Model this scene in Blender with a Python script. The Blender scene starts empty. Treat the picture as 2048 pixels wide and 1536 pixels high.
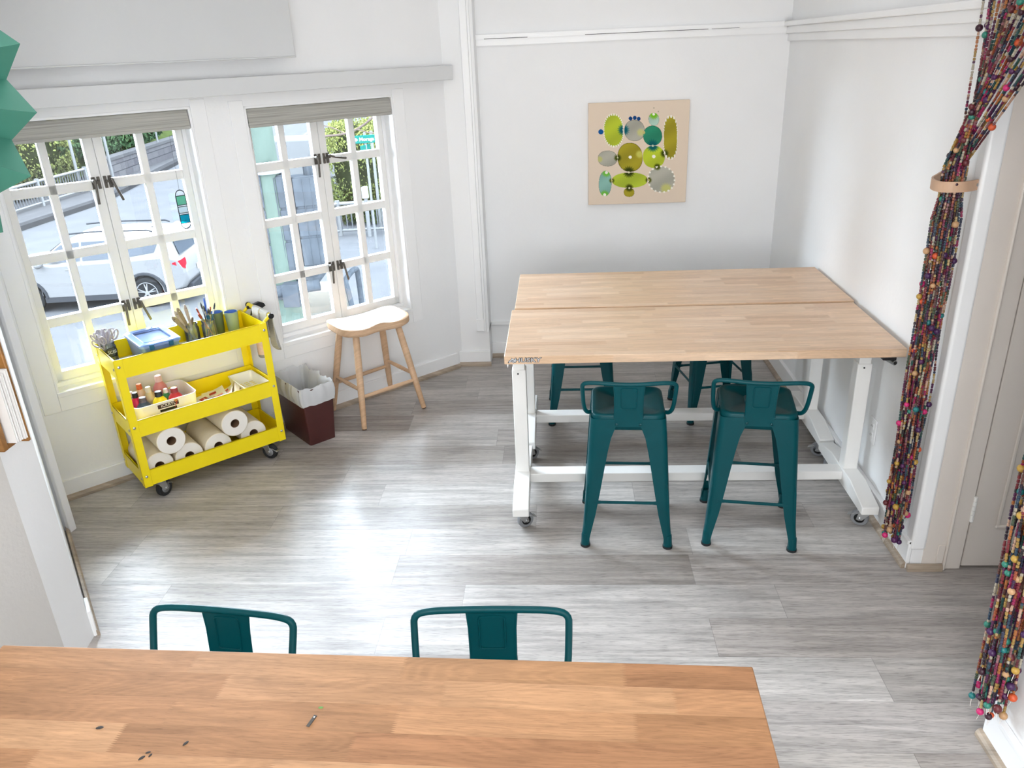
import bpy, bmesh, math, random
from mathutils import Vector, Matrix, Euler

random.seed(7)
SC = bpy.context.scene
COL = SC.collection
PI = math.pi
R = math.radians


# ------------------------------------------------------------------ colour
def lin(c):
    c = c / 255.0
    return c / 12.92 if c <= 0.04045 else ((c + 0.055) / 1.055) ** 2.4


def rgb(r, g, b):
    return (lin(r), lin(g), lin(b), 1.0)


# ------------------------------------------------------------------ mesh builder
class MB:
    def __init__(self):
        self.v, self.f, self.mi = [], [], []

    def add(self, vs, fs, mi=0):
        o = len(self.v)
        self.v += [Vector(p) for p in vs]
        self.f += [[i + o for i in q] for q in fs]
        self.mi += [mi] * len(fs)
        return self

    def box(self, x0, x1, y0, y1, z0, z1, mi=0):
        vs = [(x0, y0, z0), (x1, y0, z0), (x1, y1, z0), (x0, y1, z0), (x0, y0, z1), (x1, y0, z1), (x1, y1, z1), (x0, y1, z1)]
        return self.add(vs, [(0, 3, 2, 1), (4, 5, 6, 7), (0, 1, 5, 4), (1, 2, 6, 5), (2, 3, 7, 6), (3, 0, 4, 7)], mi)

    def obox(self, M, sx, sy, sz, mi=0):
        vs = [M @ Vector((x * sx / 2, y * sy / 2, z * sz / 2)) for z in (-1, 1) for x, y in ((-1, -1), (1, -1), (1, 1), (-1, 1))]
        return self.add(vs, [(0, 3, 2, 1), (4, 5, 6, 7), (0, 1, 5, 4), (1, 2, 6, 5), (2, 3, 7, 6), (3, 0, 4, 7)], mi)

    def loft(self, rings, cap=True, closed=True, mi=0):
        n = len(rings[0])
        vs = [p for r_ in rings for p in r_]
        fs = []
        m = n if closed else n - 1
        for k in range(len(rings) - 1):
            for i in range(m):
                j = (i + 1) % n
                fs.append((k * n + i, k * n + j, (k + 1) * n + j, (k + 1) * n + i))
        if cap and closed:
            fs.append(tuple(range(n))[::-1])
            fs.append(tuple((len(rings) - 1) * n + i for i in range(n)))
        return self.add(vs, fs, mi)

    def tube(self, path, r, n=10, closed=False, mi=0, cap=True, flat=1.0):
        P = [Vector(p) for p in path]
        rr = r if isinstance(r, (list, tuple)) else [r] * len(P)
        rings = []
        up = None
        for i, p in enumerate(P):
            if closed:
                t = P[(i + 1) % len(P)] - P[i - 1]
            else:
                t = P[min(i + 1, len(P) - 1)] - P[max(i - 1, 0)]
            if t.length < 1e-9:
                t = Vector((0, 0, 1))
            t.normalize()
            if up is None:
                up = Vector((0, 0, 1)) if abs(t.z) < 0.9 else Vector((1, 0, 0))
            a = up - t * up.dot(t)
            if a.length < 1e-6:
                a = t.orthogonal()
            a.normalize()
            up = a
            b = t.cross(a)
            rings.append([p + a * (math.cos(2 * PI * k / n) * rr[i]) + b * (math.sin(2 * PI * k / n) * rr[i] * flat) for k in range(n)])
        if closed:
            rings.append(rings[0])
            return self.loft(rings, cap=False, mi=mi)
        return self.loft(rings, cap=cap, mi=mi)

    def cyl(self, p0, p1, r0, r1=None, n=16, mi=0):
        return self.tube([p0, p1], [r0, r0 if r1 is None else r1], n=n, mi=mi)

    def lathe(self, prof, n=20, c=(0, 0, 0), M=None, mi=0, cap=True):
        c = Vector(c)
        rings = []
        for r_, z in prof:
            ring = [Vector((math.cos(2 * PI * k / n) * r_, math.sin(2 * PI * k / n) * r_, z)) for k in range(n)]
            rings.append([c + (M @ p if M else p) for p in ring])
        return self.loft(rings, cap=cap, mi=mi)

    def prism(self, poly, h0, h1, fn=None, mi=0):
        fn = fn or (lambda a, b, h: (a, b, h))
        return self.loft([[Vector(fn(a, b, h)) for a, b in poly] for h in (h0, h1)], mi=mi)

    def sphere(self, c, r, n=10, m=6, mi=0, sc=(1, 1, 1)):
        c = Vector(c)
        vs = [c + Vector((0, 0, r * sc[2]))]
        for j in range(1, m):
            th = PI * j / m
            for i in range(n):
                ph = 2 * PI * i / n
                vs.append(c + Vector((r * sc[0] * math.sin(th) * math.cos(ph), r * sc[1] * math.sin(th) * math.sin(ph), r * sc[2] * math.cos(th))))
        vs.append(c - Vector((0, 0, r * sc[2])))
        fs = [(0, 1 + i, 1 + (i + 1) % n) for i in range(n)]
        for j in range(m - 2):
            for i in range(n):
                a = 1 + j * n + i
                b = 1 + j * n + (i + 1) % n
                fs.append((a, a + n, b + n, b))
        L = len(vs) - 1
        o = 1 + (m - 2) * n
        fs += [(L, o + (i + 1) % n, o + i) for i in range(n)]
        return self.add(vs, fs, mi)

    def build(self, name, mats, parent=None, bevel=0.0, seg=2, smooth=True, loc=None, rz=0.0, angle=0.6, recalc=True, colors=None):
        me = bpy.data.meshes.new(name)
        me.from_pydata([tuple(p) for p in self.v], [], self.f)
        for m in (mats if isinstance(mats, (list, tuple)) else [mats]):
            me.materials.append(m)
        if any(self.mi):
            me.polygons.foreach_set('material_index', self.mi)
        if recalc:
            b = bmesh.new()
            b.from_mesh(me)
            bmesh.ops.recalc_face_normals(b, faces=b.faces)
            b.to_mesh(me)
            b.free()
        if colors:
            at = me.color_attributes.new('col', 'FLOAT_COLOR', 'POINT')
            at.data.foreach_set('color', [x for c in colors for x in c])
        if smooth:
            me.polygons.foreach_set('use_smooth', [True] * len(me.polygons))
            me.set_sharp_from_angle(angle=angle)
        me.update()
        o = bpy.data.objects.new(name, me)
        COL.objects.link(o)
        if parent is not None:
            o.parent = parent
        if loc is not None:
            o.location = loc
        if rz:
            o.rotation_euler = (0, 0, rz)
        if bevel:
            md = o.modifiers.new('edge', 'BEVEL')
            md.width = bevel
            md.segments = seg
            md.limit_method = 'ANGLE'
            md.angle_limit = 0.6
        return o


def tag(o, label=None, cat=None, group=None, kind=None):
    if label:
        o['label'] = label
    if cat:
        o['category'] = cat
    if group:
        o['group'] = group
    if kind:
        o['kind'] = kind
    return o


def thing(name, label, cat, loc=(0, 0, 0), rz=0.0, group=None, rot=None):
    o = bpy.data.objects.new(name, None)
    o.empty_display_size = 0.05
    COL.objects.link(o)
    o.location = loc
    o.rotation_euler = rot if rot is not None else (0, 0, rz)
    return tag(o, label, cat, group)


def struct(o):
    o['kind'] = 'structure'
    return o


def copy_tree(o, parent=None):
    c = o.copy()
    COL.objects.link(c)
    if parent is not None:
        c.parent = parent
    for ch in [x for x in o.children]:
        copy_tree(ch, c)
    return c


def text_mb(s, size, depth=0.001, offset=0.0):
    """Lettering as a mesh in the XY plane, centred on its own middle."""
    cu = bpy.data.curves.new('lettering', 'FONT')
    cu.body = s
    cu.size = size
    cu.extrude = depth
    cu.offset = offset
    cu.resolution_u = 3
    cu.align_x = 'CENTER'
    cu.align_y = 'CENTER'
    ob = bpy.data.objects.new('lettering', cu)
    COL.objects.link(ob)
    dg = bpy.context.evaluated_depsgraph_get()
    dg.update()
    me = bpy.data.meshes.new_from_object(ob.evaluated_get(dg))
    mb = MB()
    mb.add([v.co.copy() for v in me.vertices], [tuple(p.vertices) for p in me.polygons])
    bpy.data.objects.remove(ob)
    bpy.data.curves.remove(cu)
    bpy.data.meshes.remove(me)
    return mb


def xform(mb, M):
    mb.v = [M @ p for p in mb.v]
    return mb


def merge(a, b, mi):
    a.add(b.v, b.f, mi)
    return a


def rrect(hx, hy, r, n=5, cx=0, cy=0):
    pts = []
    for sx, sy, a0 in ((1, 1, 0), (-1, 1, 90), (-1, -1, 180), (1, -1, 270)):
        for k in range(n + 1):
            a = R(a0 + 90 * k / n)
            pts.append((cx + sx * (hx - r) + r * math.cos(a), cy + sy * (hy - r) + r * math.sin(a)))
    return pts


def smoothpath(P, it=2):
    """Chaikin corner cutting, end points kept."""
    P = [Vector(p) for p in P]
    for _ in range(it):
        Q = [P[0]]
        for a, b in zip(P, P[1:]):
            Q += [a * 0.75 + b * 0.25, a * 0.25 + b * 0.75]
        Q.append(P[-1])
        P = Q
    return P


# ------------------------------------------------------------------ materials
def newmat(name):
    m = bpy.data.materials.new(name)
    m.use_nodes = True
    nt = m.node_tree
    return m, nt, nt.nodes['Principled BSDF']


def N(nt, typ, **kw):
    n = nt.nodes.new(typ)
    for k, v in kw.items():
        setattr(n, k, v)
    return n


def mat(name, c, rough=0.5, metal=0.0, spec=0.5, vary=0.0, vscale=20.0, bump=0.0, bscale=80.0, alpha=1.0):
    """Plain surface; vary = soft tone variation, bump = fine relief."""
    m, nt, p = newmat(name)
    p.inputs['Base Color'].default_value = c
    p.inputs['Roughness'].default_value = rough
    p.inputs['Metallic'].default_value = metal
    p.inputs['Specular IOR Level'].default_value = spec
    p.inputs['Alpha'].default_value = alpha
    tc = N(nt, 'ShaderNodeTexCoord')
    n = N(nt, 'ShaderNodeTexNoise')
    n.inputs['Scale'].default_value = vscale
    n.inputs['Detail'].default_value = 4
    nt.links.new(tc.outputs['Object'], n.inputs['Vector'])
    mx = N(nt, 'ShaderNodeMix', data_type='RGBA', blend_type='MULTIPLY')
    mx.inputs[0].default_value = 1.0
    mx.inputs[6].default_value = c
    mr = N(nt, 'ShaderNodeMapRange')
    mr.inputs['From Min'].default_value = 0.3
    mr.inputs['From Max'].default_value = 0.7
    mr.inputs['To Min'].default_value = 1 - max(vary, 0.01)
    mr.inputs['To Max'].default_value = 1 + max(vary, 0.01) * 0.5
    nt.links.new(n.outputs['Fac'], mr.inputs['Value'])
    nt.links.new(mr.outputs['Result'], mx.inputs[7])
    nt.links.new(mx.outputs[2], p.inputs['Base Color'])
    if bump:
        n2 = N(nt, 'ShaderNodeTexNoise')
        n2.inputs['Scale'].default_value = bscale
        n2.inputs['Detail'].default_value = 5
        nt.links.new(tc.outputs['Object'], n2.inputs['Vector'])
        b = N(nt, 'ShaderNodeBump')
        b.inputs['Strength'].default_value = bump
        b.inputs['Distance'].default_value = 0.004
        nt.links.new(n2.outputs['Fac'], b.inputs['Height'])
        nt.links.new(b.outputs['Normal'], p.inputs['Normal'])
    return m


def clear(name, tint=(1, 1, 1, 1), gloss=0.08, body=0.0, bodycol=(1, 1, 1, 1), rough=0.02):
    """Thin clear sheet: see-through, some mirror reflection, optionally a little body colour."""
    m = bpy.data.materials.new(name)
    m.use_nodes = True
    nt = m.node_tree
    nt.nodes.clear()
    out = N(nt, 'ShaderNodeOutputMaterial')
    tr = N(nt, 'ShaderNodeBsdfTransparent')
    tr.inputs[0].default_value = tint
    gl = N(nt, 'ShaderNodeBsdfGlossy')
    gl.inputs['Roughness'].default_value = rough
    fr = N(nt, 'ShaderNodeFresnel')
    fr.inputs['IOR'].default_value = 1.0 + gloss * 5
    a = N(nt, 'ShaderNodeMixShader')
    nt.links.new(fr.outputs[0], a.inputs[0])
    nt.links.new(tr.outputs[0], a.inputs[1])
    nt.links.new(gl.outputs[0], a.inputs[2])
    last = a
    if body:
        d = N(nt, 'ShaderNodeBsdfDiffuse')
        d.inputs[0].default_value = bodycol
        b = N(nt, 'ShaderNodeMixShader')
        b.inputs[0].default_value = body
        nt.links.new(a.outputs[0], b.inputs[1])
        nt.links.new(d.outputs[0], b.inputs[2])
        last = b
    nt.links.new(last.outputs[0], out.inputs[0])
    return m


def M_(nt, op, a, b=None, c=None):
    n = N(nt, 'ShaderNodeMath', operation=op)
    for i, x in enumerate((a, b, c)):
        if x is None:
            continue
        if isinstance(x, (int, float)):
            n.inputs[i].default_value = x
        else:
            nt.links.new(x, n.inputs[i])
    return n.outputs[0]


def plank_mat(name, L, H, ramp, grain=0.35, gscale=(1.3, 26.0), rough=0.4, seam=0.25, seam_w=0.0012, figure=0.3, bump=0.05, rough_var=0.1, spec=0.5, swirl=0.0, voff=0.0, pore=(0.30, 0.42), rings=0.0, finger=0.0):
    """Rows of boards along local X, each board with its own tone, offset and grain."""
    m, nt, p = newmat(name)
    tc = N(nt, 'ShaderNodeTexCoord')
    sp = N(nt, 'ShaderNodeSeparateXYZ')
    nt.links.new(tc.outputs['Object'], sp.inputs[0])
    u = sp.outputs[0]
    v = M_(nt, 'ADD', M_(nt, 'ADD', sp.outputs[1], sp.outputs[2]), voff)
    vv = M_(nt, 'DIVIDE', v, H)
    row = M_(nt, 'FLOOR', vv)
    w1 = N(nt, 'ShaderNodeTexWhiteNoise', noise_dimensions='1D')
    nt.links.new(M_(nt, 'ADD', row, 3.37), w1.inputs['W'])
    uj = u
    if finger:
        uj = M_(nt, 'ADD', u, M_(nt, 'MULTIPLY', M_(nt, 'PINGPONG', v, 0.0022), finger))
    uu = M_(nt, 'ADD', M_(nt, 'DIVIDE', uj, L), M_(nt, 'MULTIPLY', w1.outputs['Value'], 7.0))
    colm = M_(nt, 'FLOOR', uu)
    cv = N(nt, 'ShaderNodeCombineXYZ')
    nt.links.new(colm, cv.inputs[0])
    nt.links.new(row, cv.inputs[1])
    w2 = N(nt, 'ShaderNodeTexWhiteNoise', noise_dimensions='2D')
    nt.links.new(cv.outputs[0], w2.inputs['Vector'])
    rnd = w2.outputs['Value']
    cr = N(nt, 'ShaderNodeValToRGB')
    el = cr.color_ramp.elements
    while len(el) > 1:
        el.remove(el[-1])
    el[0].position = 0
    el[0].color = ramp[0]
    for i, c in enumerate(ramp[1:]):
        e = el.new((i + 1) / (len(ramp) - 1))
        e.color = c
    nt.links.new(rnd, cr.inputs[0])
    gv = N(nt, 'ShaderNodeCombineXYZ')
    nt.links.new(M_(nt, 'ADD', M_(nt, 'MULTIPLY', u, gscale[0]), M_(nt, 'MULTIPLY', rnd, 37.0)), gv.inputs[0])
    nt.links.new(M_(nt, 'MULTIPLY', v, gscale[1]), gv.inputs[1])
    nt.links.new(M_(nt, 'MULTIPLY', rnd, 91.0), gv.inputs[2])
    g = N(nt, 'ShaderNodeTexNoise')
    g.inputs['Scale'].default_value = 3.0
    g.inputs['Detail'].default_value = 7
    g.inputs['Roughness'].default_value = 0.62
    g.inputs['Distortion'].default_value = 0.35 + swirl
    nt.links.new(gv.outputs[0], g.inputs['Vector'])
    gr = N(nt, 'ShaderNodeMapRange')
    gr.inputs['From Min'].default_value = 0.32
    gr.inputs['From Max'].default_value = 0.68
    gr.inputs['To Min'].default_value = 1 - grain
    gr.inputs['To Max'].default_value = 1 + grain * 0.35
    nt.links.new(g.outputs['Fac'], gr.inputs['Value'])
    # broad figure
    gv2 = N(nt, 'ShaderNodeCombineXYZ')
    nt.links.new(M_(nt, 'ADD', M_(nt, 'MULTIPLY', u, gscale[0] * 0.8), M_(nt, 'MULTIPLY', rnd, 53.0)), gv2.inputs[0])
    nt.links.new(M_(nt, 'MULTIPLY', v, gscale[1] * 0.22), gv2.inputs[1])
    nt.links.new(M_(nt, 'MULTIPLY', rnd, 17.0), gv2.inputs[2])
    g2 = N(nt, 'ShaderNodeTexNoise')
    g2.inputs['Scale'].default_value = 2.2
    g2.inputs['Detail'].default_value = 3
    g2.inputs['Distortion'].default_value = 0.8
    nt.links.new(gv2.outputs[0], g2.inputs['Vector'])
    f2 = N(nt, 'ShaderNodeMapRange')
    f2.inputs['From Min'].default_value = 0.3
    f2.inputs['From Max'].default_value = 0.7
    f2.inputs['To Min'].default_value = 1 - figure
    f2.inputs['To Max'].default_value = 1 + figure * 0.5
    nt.links.new(g2.outputs['Fac'], f2.inputs['Value'])
    # fine dark pores: short streaks
    pv = N(nt, 'ShaderNodeCombineXYZ')
    nt.links.new(M_(nt, 'MULTIPLY', u, gscale[0] * 12), pv.inputs[0])
    nt.links.new(M_(nt, 'MULTIPLY', v, gscale[1] * 14), pv.inputs[1])
    nt.links.new(rnd, pv.inputs[2])
    g3 = N(nt, 'ShaderNodeTexNoise')
    g3.inputs['Scale'].default_value = 2.0
    g3.inputs['Detail'].default_value = 2
    nt.links.new(pv.outputs[0], g3.inputs['Vector'])
    f3 = N(nt, 'ShaderNodeMapRange')
    f3.inputs['From Min'].default_value = pore[0]
    f3.inputs['From Max'].default_value = pore[1]
    f3.inputs['To Min'].default_value = 1 - grain * 0.9
    f3.inputs['To Max'].default_value = 1.0
    nt.links.new(g3.outputs['Fac'], f3.inputs['Value'])
    tone = M_(nt, 'MULTIPLY', M_(nt, 'MULTIPLY', gr.outputs[0], f2.outputs[0]), f3.outputs[0])
    if rings:
        wv = N(nt, 'ShaderNodeCombineXYZ')
        nt.links.new(M_(nt, 'ADD', M_(nt, 'MULTIPLY', u, 1.6), M_(nt, 'MULTIPLY', rnd, 23.0)), wv.inputs[0])
        nt.links.new(M_(nt, 'ADD', M_(nt, 'MULTIPLY', v, 9.0), M_(nt, 'MULTIPLY', rnd, 11.0)), wv.inputs[1])
        nt.links.new(M_(nt, 'MULTIPLY', rnd, 5.0), wv.inputs[2])
        wn = N(nt, 'ShaderNodeTexNoise')
        wn.inputs['Scale'].default_value = 1.0
        wn.inputs['Detail'].default_value = 1.0
        nt.links.new(wv.outputs[0], wn.inputs['Vector'])
        # growth-ring contours: bands of equal value in a slow field
        sn = M_(nt, 'SINE', M_(nt, 'MULTIPLY', wn.outputs['Fac'], 95.0))
        band = M_(nt, 'POWER', M_(nt, 'ABSOLUTE', sn), 3.0)
        tone = M_(nt, 'MULTIPLY', tone, M_(nt, 'SUBTRACT', 1.0, M_(nt, 'MULTIPLY', M_(nt, 'SUBTRACT', 1.0, band), rings)))
    # joints
    fv = M_(nt, 'FRACT', vv)
    fu = M_(nt, 'FRACT', uu)
    s1 = M_(nt, 'LESS_THAN', fv, seam_w / H)
    s2 = M_(nt, 'LESS_THAN', fu, seam_w / L)
    sm = M_(nt, 'MAXIMUM', s1, s2)
    tone = M_(nt, 'MULTIPLY', tone, M_(nt, 'SUBTRACT', 1.0, M_(nt, 'MULTIPLY', sm, seam)))
    mx = N(nt, 'ShaderNodeVectorMath', operation='SCALE')
    nt.links.new(cr.outputs[0], mx.inputs[0])
    nt.links.new(tone, mx.inputs['Scale'])
    nt.links.new(mx.outputs[0], p.inputs['Base Color'])
    rr = N(nt, 'ShaderNodeMapRange')
    rr.inputs['To Min'].default_value = rough + rough_var
    rr.inputs['To Max'].default_value = rough - rough_var
    nt.links.new(g.outputs['Fac'], rr.inputs['Value'])
    nt.links.new(rr.outputs[0], p.inputs['Roughness'])
    p.inputs['Specular IOR Level'].default_value = spec
    b = N(nt, 'ShaderNodeBump')
    b.inputs['Strength'].default_value = bump
    b.inputs['Distance'].default_value = 0.002
    nt.links.new(tone, b.inputs['Height'])
    nt.links.new(b.outputs['Normal'], p.inputs['Normal'])
    return m


def vcol_mat(name, rough=0.4, spec=0.5, bump=0.0):
    m, nt, p = newmat(name)
    a = N(nt, 'ShaderNodeVertexColor', layer_name='col')
    nt.links.new(a.outputs[0], p.inputs['Base Color'])
    p.inputs['Roughness'].default_value = rough
    p.inputs['Specular IOR Level'].default_value = spec
    if bump:
        tc = N(nt, 'ShaderNodeTexCoord')
        n2 = N(nt, 'ShaderNodeTexNoise')
        n2.inputs['Scale'].default_value = 300
        nt.links.new(tc.outputs['Object'], n2.inputs['Vector'])
        b = N(nt, 'ShaderNodeBump')
        b.inputs['Strength'].default_value = bump
        b.inputs['Distance'].default_value = 0.002
        nt.links.new(n2.outputs['Fac'], b.inputs['Height'])
        nt.links.new(b.outputs['Normal'], p.inputs['Normal'])
    return m


def stripe_mat(name, c1, c2, scale, rough=0.8, axis=2):
    """Fine irregular woven stripes across one local axis."""
    m, nt, p = newmat(name)
    tc = N(nt, 'ShaderNodeTexCoord')
    mp = N(nt, 'ShaderNodeMapping')
    s = [2.0, 2.0, 2.0]
    s[axis] = scale
    mp.inputs['Scale'].default_value = s
    nt.links.new(tc.outputs['Object'], mp.inputs['Vector'])
    n = N(nt, 'ShaderNodeTexNoise')
    n.inputs['Scale'].default_value = 1.0
    n.inputs['Detail'].default_value = 5
    nt.links.new(mp.outputs[0], n.inputs['Vector'])
    cr = N(nt, 'ShaderNodeValToRGB')
    cr.color_ramp.elements[0].position = 0.35
    cr.color_ramp.elements[0].color = c1
    cr.color_ramp.elements[1].position = 0.65
    cr.color_ramp.elements[1].color = c2
    nt.links.new(n.outputs['Fac'], cr.inputs[0])
    nt.links.new(cr.outputs[0], p.inputs['Base Color'])
    p.inputs['Roughness'].default_value = rough
    return m


W_WALL = mat('white_wall_paint', rgb(240, 241, 242), 0.6, vary=0.02, vscale=2.5, bump=0.18, bscale=45, spec=0.3)
W_GREY = mat('grey_wall_surface', rgb(205, 202, 198), 0.7, vary=0.03, vscale=3, bump=0.35, bscale=60, spec=0.2)  # greyer than the other walls
W_TRIM = mat('white_gloss_trim', rgb(243, 244, 245), 0.35, vary=0.02, vscale=4)
W_SHADE = mat('shade_tinted_white_paint', rgb(214, 216, 217), 0.55, vary=0.02, vscale=3, bump=0.12, bscale=45, spec=0.3)  # white paint greyed to put the upper wall's shade into its colour
W_FRAME = mat('window_white_paint', rgb(236, 236, 234), 0.4, vary=0.03, vscale=5)
W_TAUPE = mat('warm_white_door_paint', rgb(222, 214, 206), 0.45, vary=0.02, vscale=4)
FLOOR = plank_mat('grey_vinyl_planks', 1.22, 0.20, [rgb(158, 150, 144), rgb(180, 173, 168), rgb(193, 188, 184), rgb(169, 162, 156), rgb(203, 199, 195)],
                  grain=0.36, gscale=(0.9, 15.0), rough=0.40, seam=0.32, seam_w=0.002, figure=0.20, bump=0.10, rough_var=0.08, spec=0.75, voff=0.16, pore=(0.37, 0.45), swirl=0.25)
SHOE = plank_mat('wood_look_shoe_moulding', 2.4, 0.5, [rgb(170, 154, 136), rgb(184, 168, 150)], grain=0.25, gscale=(1, 20), rough=0.45, seam=0.0)
BUTCHER = plank_mat('pale_butcher_block', 0.36, 0.040, [rgb(214, 180, 148), rgb(224, 194, 164), rgb(219, 186, 154), rgb(228, 200, 172), rgb(208, 172, 140), rgb(221, 190, 158)],
                    grain=0.16, gscale=(2.0, 40.0), rough=0.36, seam=0.10, seam_w=0.0007, figure=0.10, bump=0.02, rings=0.05, finger=4.0)
BUTCHER2 = plank_mat('honey_butcher_block', 0.44, 0.066, [rgb(175, 131, 96), rgb(187, 143, 106), rgb(169, 125, 90), rgb(193, 151, 114), rgb(163, 117, 84), rgb(181, 139, 102)],
                     grain=0.20, gscale=(1.5, 24.0), rough=0.5, seam=0.14, seam_w=0.0008, figure=0.20, bump=0.03, swirl=0.8, spec=0.2, rings=0.09, finger=4.5, pore=(0.36, 0.44))
W_METAL = mat('white_powder_coat', rgb(238, 238, 236), 0.3)
STEEL = mat('zinc_steel', rgb(190, 192, 194), 0.3, metal=1.0)
DKSTEEL = mat('dark_crank_steel', rgb(52, 54, 58), 0.35, metal=0.7)
BRONZE = mat('aged_bronze_latch', rgb(98, 94, 88), 0.36, metal=0.4, vary=0.2, vscale=60)
TEAL = mat('teal_painted_steel', rgb(0, 70, 77), 0.36, spec=0.2, vary=0.06, vscale=9)
RUBBER = mat('dark_rubber', rgb(30, 32, 34), 0.7)
GREYRUB = mat('grey_wheel_rubber', rgb(128, 130, 134), 0.6)
BLACK = mat('black_plastic', rgb(18, 18, 20), 0.4)
YELLOW = mat('yellow_enamel', rgb(246, 222, 14), 0.35, vary=0.02, vscale=6)
BEECH = plank_mat('pale_beech', 0.9, 0.4, [rgb(208, 172, 138), rgb(214, 180, 148)], grain=0.14, gscale=(1.5, 22), rough=0.5, spec=0.2, seam=0.0, figure=0.1)
GLASS = clear('window_glass', (0.96, 0.98, 0.98, 1), 0.09)
JAR = clear('jar_glass', (0.90, 0.94, 0.93, 1), 0.1, body=0.08, bodycol=rgb(225, 235, 235))
WHITEP = mat('white_plastic', rgb(242, 243, 244), 0.35)
PAPER = mat('white_paper', rgb(240, 240, 238), 0.8, vary=0.02, vscale=10)

# ------------------------------------------------------------------ room shell
BAY_O = Vector((-2.23, 0.335, 0.0))
BAY_A = math.atan2(0.6894, 0.7244)
BAY_M = Matrix.Translation(BAY_O) @ Matrix.Rotation(BAY_A, 4, 'Z')   # local x along the bay wall, local y outwards


def bay(u, v, z):
    """A spot u metres along the bay wall, v metres into the room."""
    return BAY_M @ Vector((u, -v, z))


HC = 2.75
fl = [(-2.36, 0.27), (-0.47, 2.06), (-0.47, 2.25), (1.72, 2.25), (1.72, -0.1), (2.85, -0.1), (2.85, -4.7), (-1.95, -4.7), (-1.8, -2.6), (-1.62, -0.84)]
b = MB().prism(fl, -0.06, 0.0)
struct(b.build('floor', FLOOR, smooth=False))
b = MB().prism(fl, HC, HC + 0.06)
struct(b.build('ceiling', W_WALL, smooth=False))

# bay wall with its two window openings
W1 = (0.065, 0.95, 0.53, 1.785)
W2 = (1.215, 2.10, 0.475, 1.765)
TH = 0.15
b = MB()
b.box(-0.1, W1[0], 0, TH, 0, HC)
b.box(W1[1], W2[0], 0, TH, 0, HC)
b.box(W2[1], 2.52, 0, TH, 0, HC)
for w in (W1, W2):
    b.box(w[0], w[1], 0, TH, 0, w[2])
    b.box(w[0], w[1], 0, TH, w[3], HC)
struct(b.build('wall_bay', W_WALL, smooth=False, loc=BAY_O, rz=BAY_A))

b = MB().box(-0.25, 1.72, 2.19, 2.32, 0, HC)
struct(b.build('wall_back', W_WALL, smooth=False))
b = MB().box(1.605, 1.73, -0.255, 2.19, 0, HC)
struct(b.build('wall_right', W_WALL, smooth=False))
b = MB().box(-0.46, -0.25, 2.035, 2.30, 0, HC)
struct(b.build('column', W_WALL, bevel=0.004))
Q = (-1.55, -0.67)
A = (-1.53, -0.85)
b = MB().prism([(-2.31, 0.325), Q, A, (-1.66, -0.87), (-2.44, 0.20)], 0, HC)
struct(b.build('wall_left', W_WALL, smooth=False))
b = MB().prism([A, (-1.75, -2.6), (-1.85, -4.7), (-2.0, -4.7), (-1.9, -2.6), (-1.68, -0.84)], 0, HC)
struct(b.build('wall_left', W_GREY, smooth=False))
b = MB().box(1.73, 2.85, -0.235, -0.12, 0, HC)
struct(b.build('wall_alcove', W_TAUPE, smooth=False))
b = MB().box(2.73, 2.85, -1.07, -0.235, 0, HC)
struct(b.build('wall_alcove', W_WALL, smooth=False))
b = MB().box(1.50, 1.63, -4.7, -1.09, 0, HC).box(1.63, 2.85, -1.20, -1.09, 0, HC)
struct(b.build('wall_right', W_WALL, smooth=False))
b = MB().box(-1.9, 1.6, -4.7, -4.58, 0, HC)
struct(b.build('wall_front', W_WALL, smooth=False))

# long header ledge over the windows and the boxed-in bulkhead above it
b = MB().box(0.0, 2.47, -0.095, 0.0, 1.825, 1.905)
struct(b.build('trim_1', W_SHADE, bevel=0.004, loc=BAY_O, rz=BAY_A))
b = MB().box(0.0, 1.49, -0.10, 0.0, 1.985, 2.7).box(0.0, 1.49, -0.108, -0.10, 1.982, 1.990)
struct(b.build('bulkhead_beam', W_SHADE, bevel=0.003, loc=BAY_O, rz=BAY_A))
# surface conduit batten on the column
b = MB().box(-0.325, -0.283, 2.013, 2.035, 0.25, HC).box(-0.283, -0.268, 2.018, 2.035, 0.25, HC).box(-0.331, -0.279, 2.008, 2.035, 0.25, 0.335)
struct(b.build('trim_2', W_TRIM, bevel=0.003))
# picture rails
CRACK = mat('dark_gap', rgb(60, 58, 55), 0.9)
b = MB().box(-0.27, 1.605, 2.160, 2.19, 2.035, 2.062).box(-0.27, 1.605, 2.172, 2.19, 2.0, 2.037)
b.box(-0.20, 0.06, 2.1595, 2.161, 2.0365, 2.0395, 1).box(0.40, 1.12, 2.1595, 2.161, 2.0365, 2.0395, 1).box(1.14, 1.30, 2.1595, 2.161, 2.037, 2.039, 1)
struct(b.build('trim_3', [W_TRIM, CRACK], smooth=False))
b = MB().box(1.555, 1.605, -0.255, 2.19, 2.035, 2.062).box(1.575, 1.605, -0.255, 2.19, 1.995, 2.036).box(1.588, 1.605, -0.255, 2.19, 1.955, 1.997)
struct(b.build('trim_4', W_TRIM, bevel=0.004))


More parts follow.
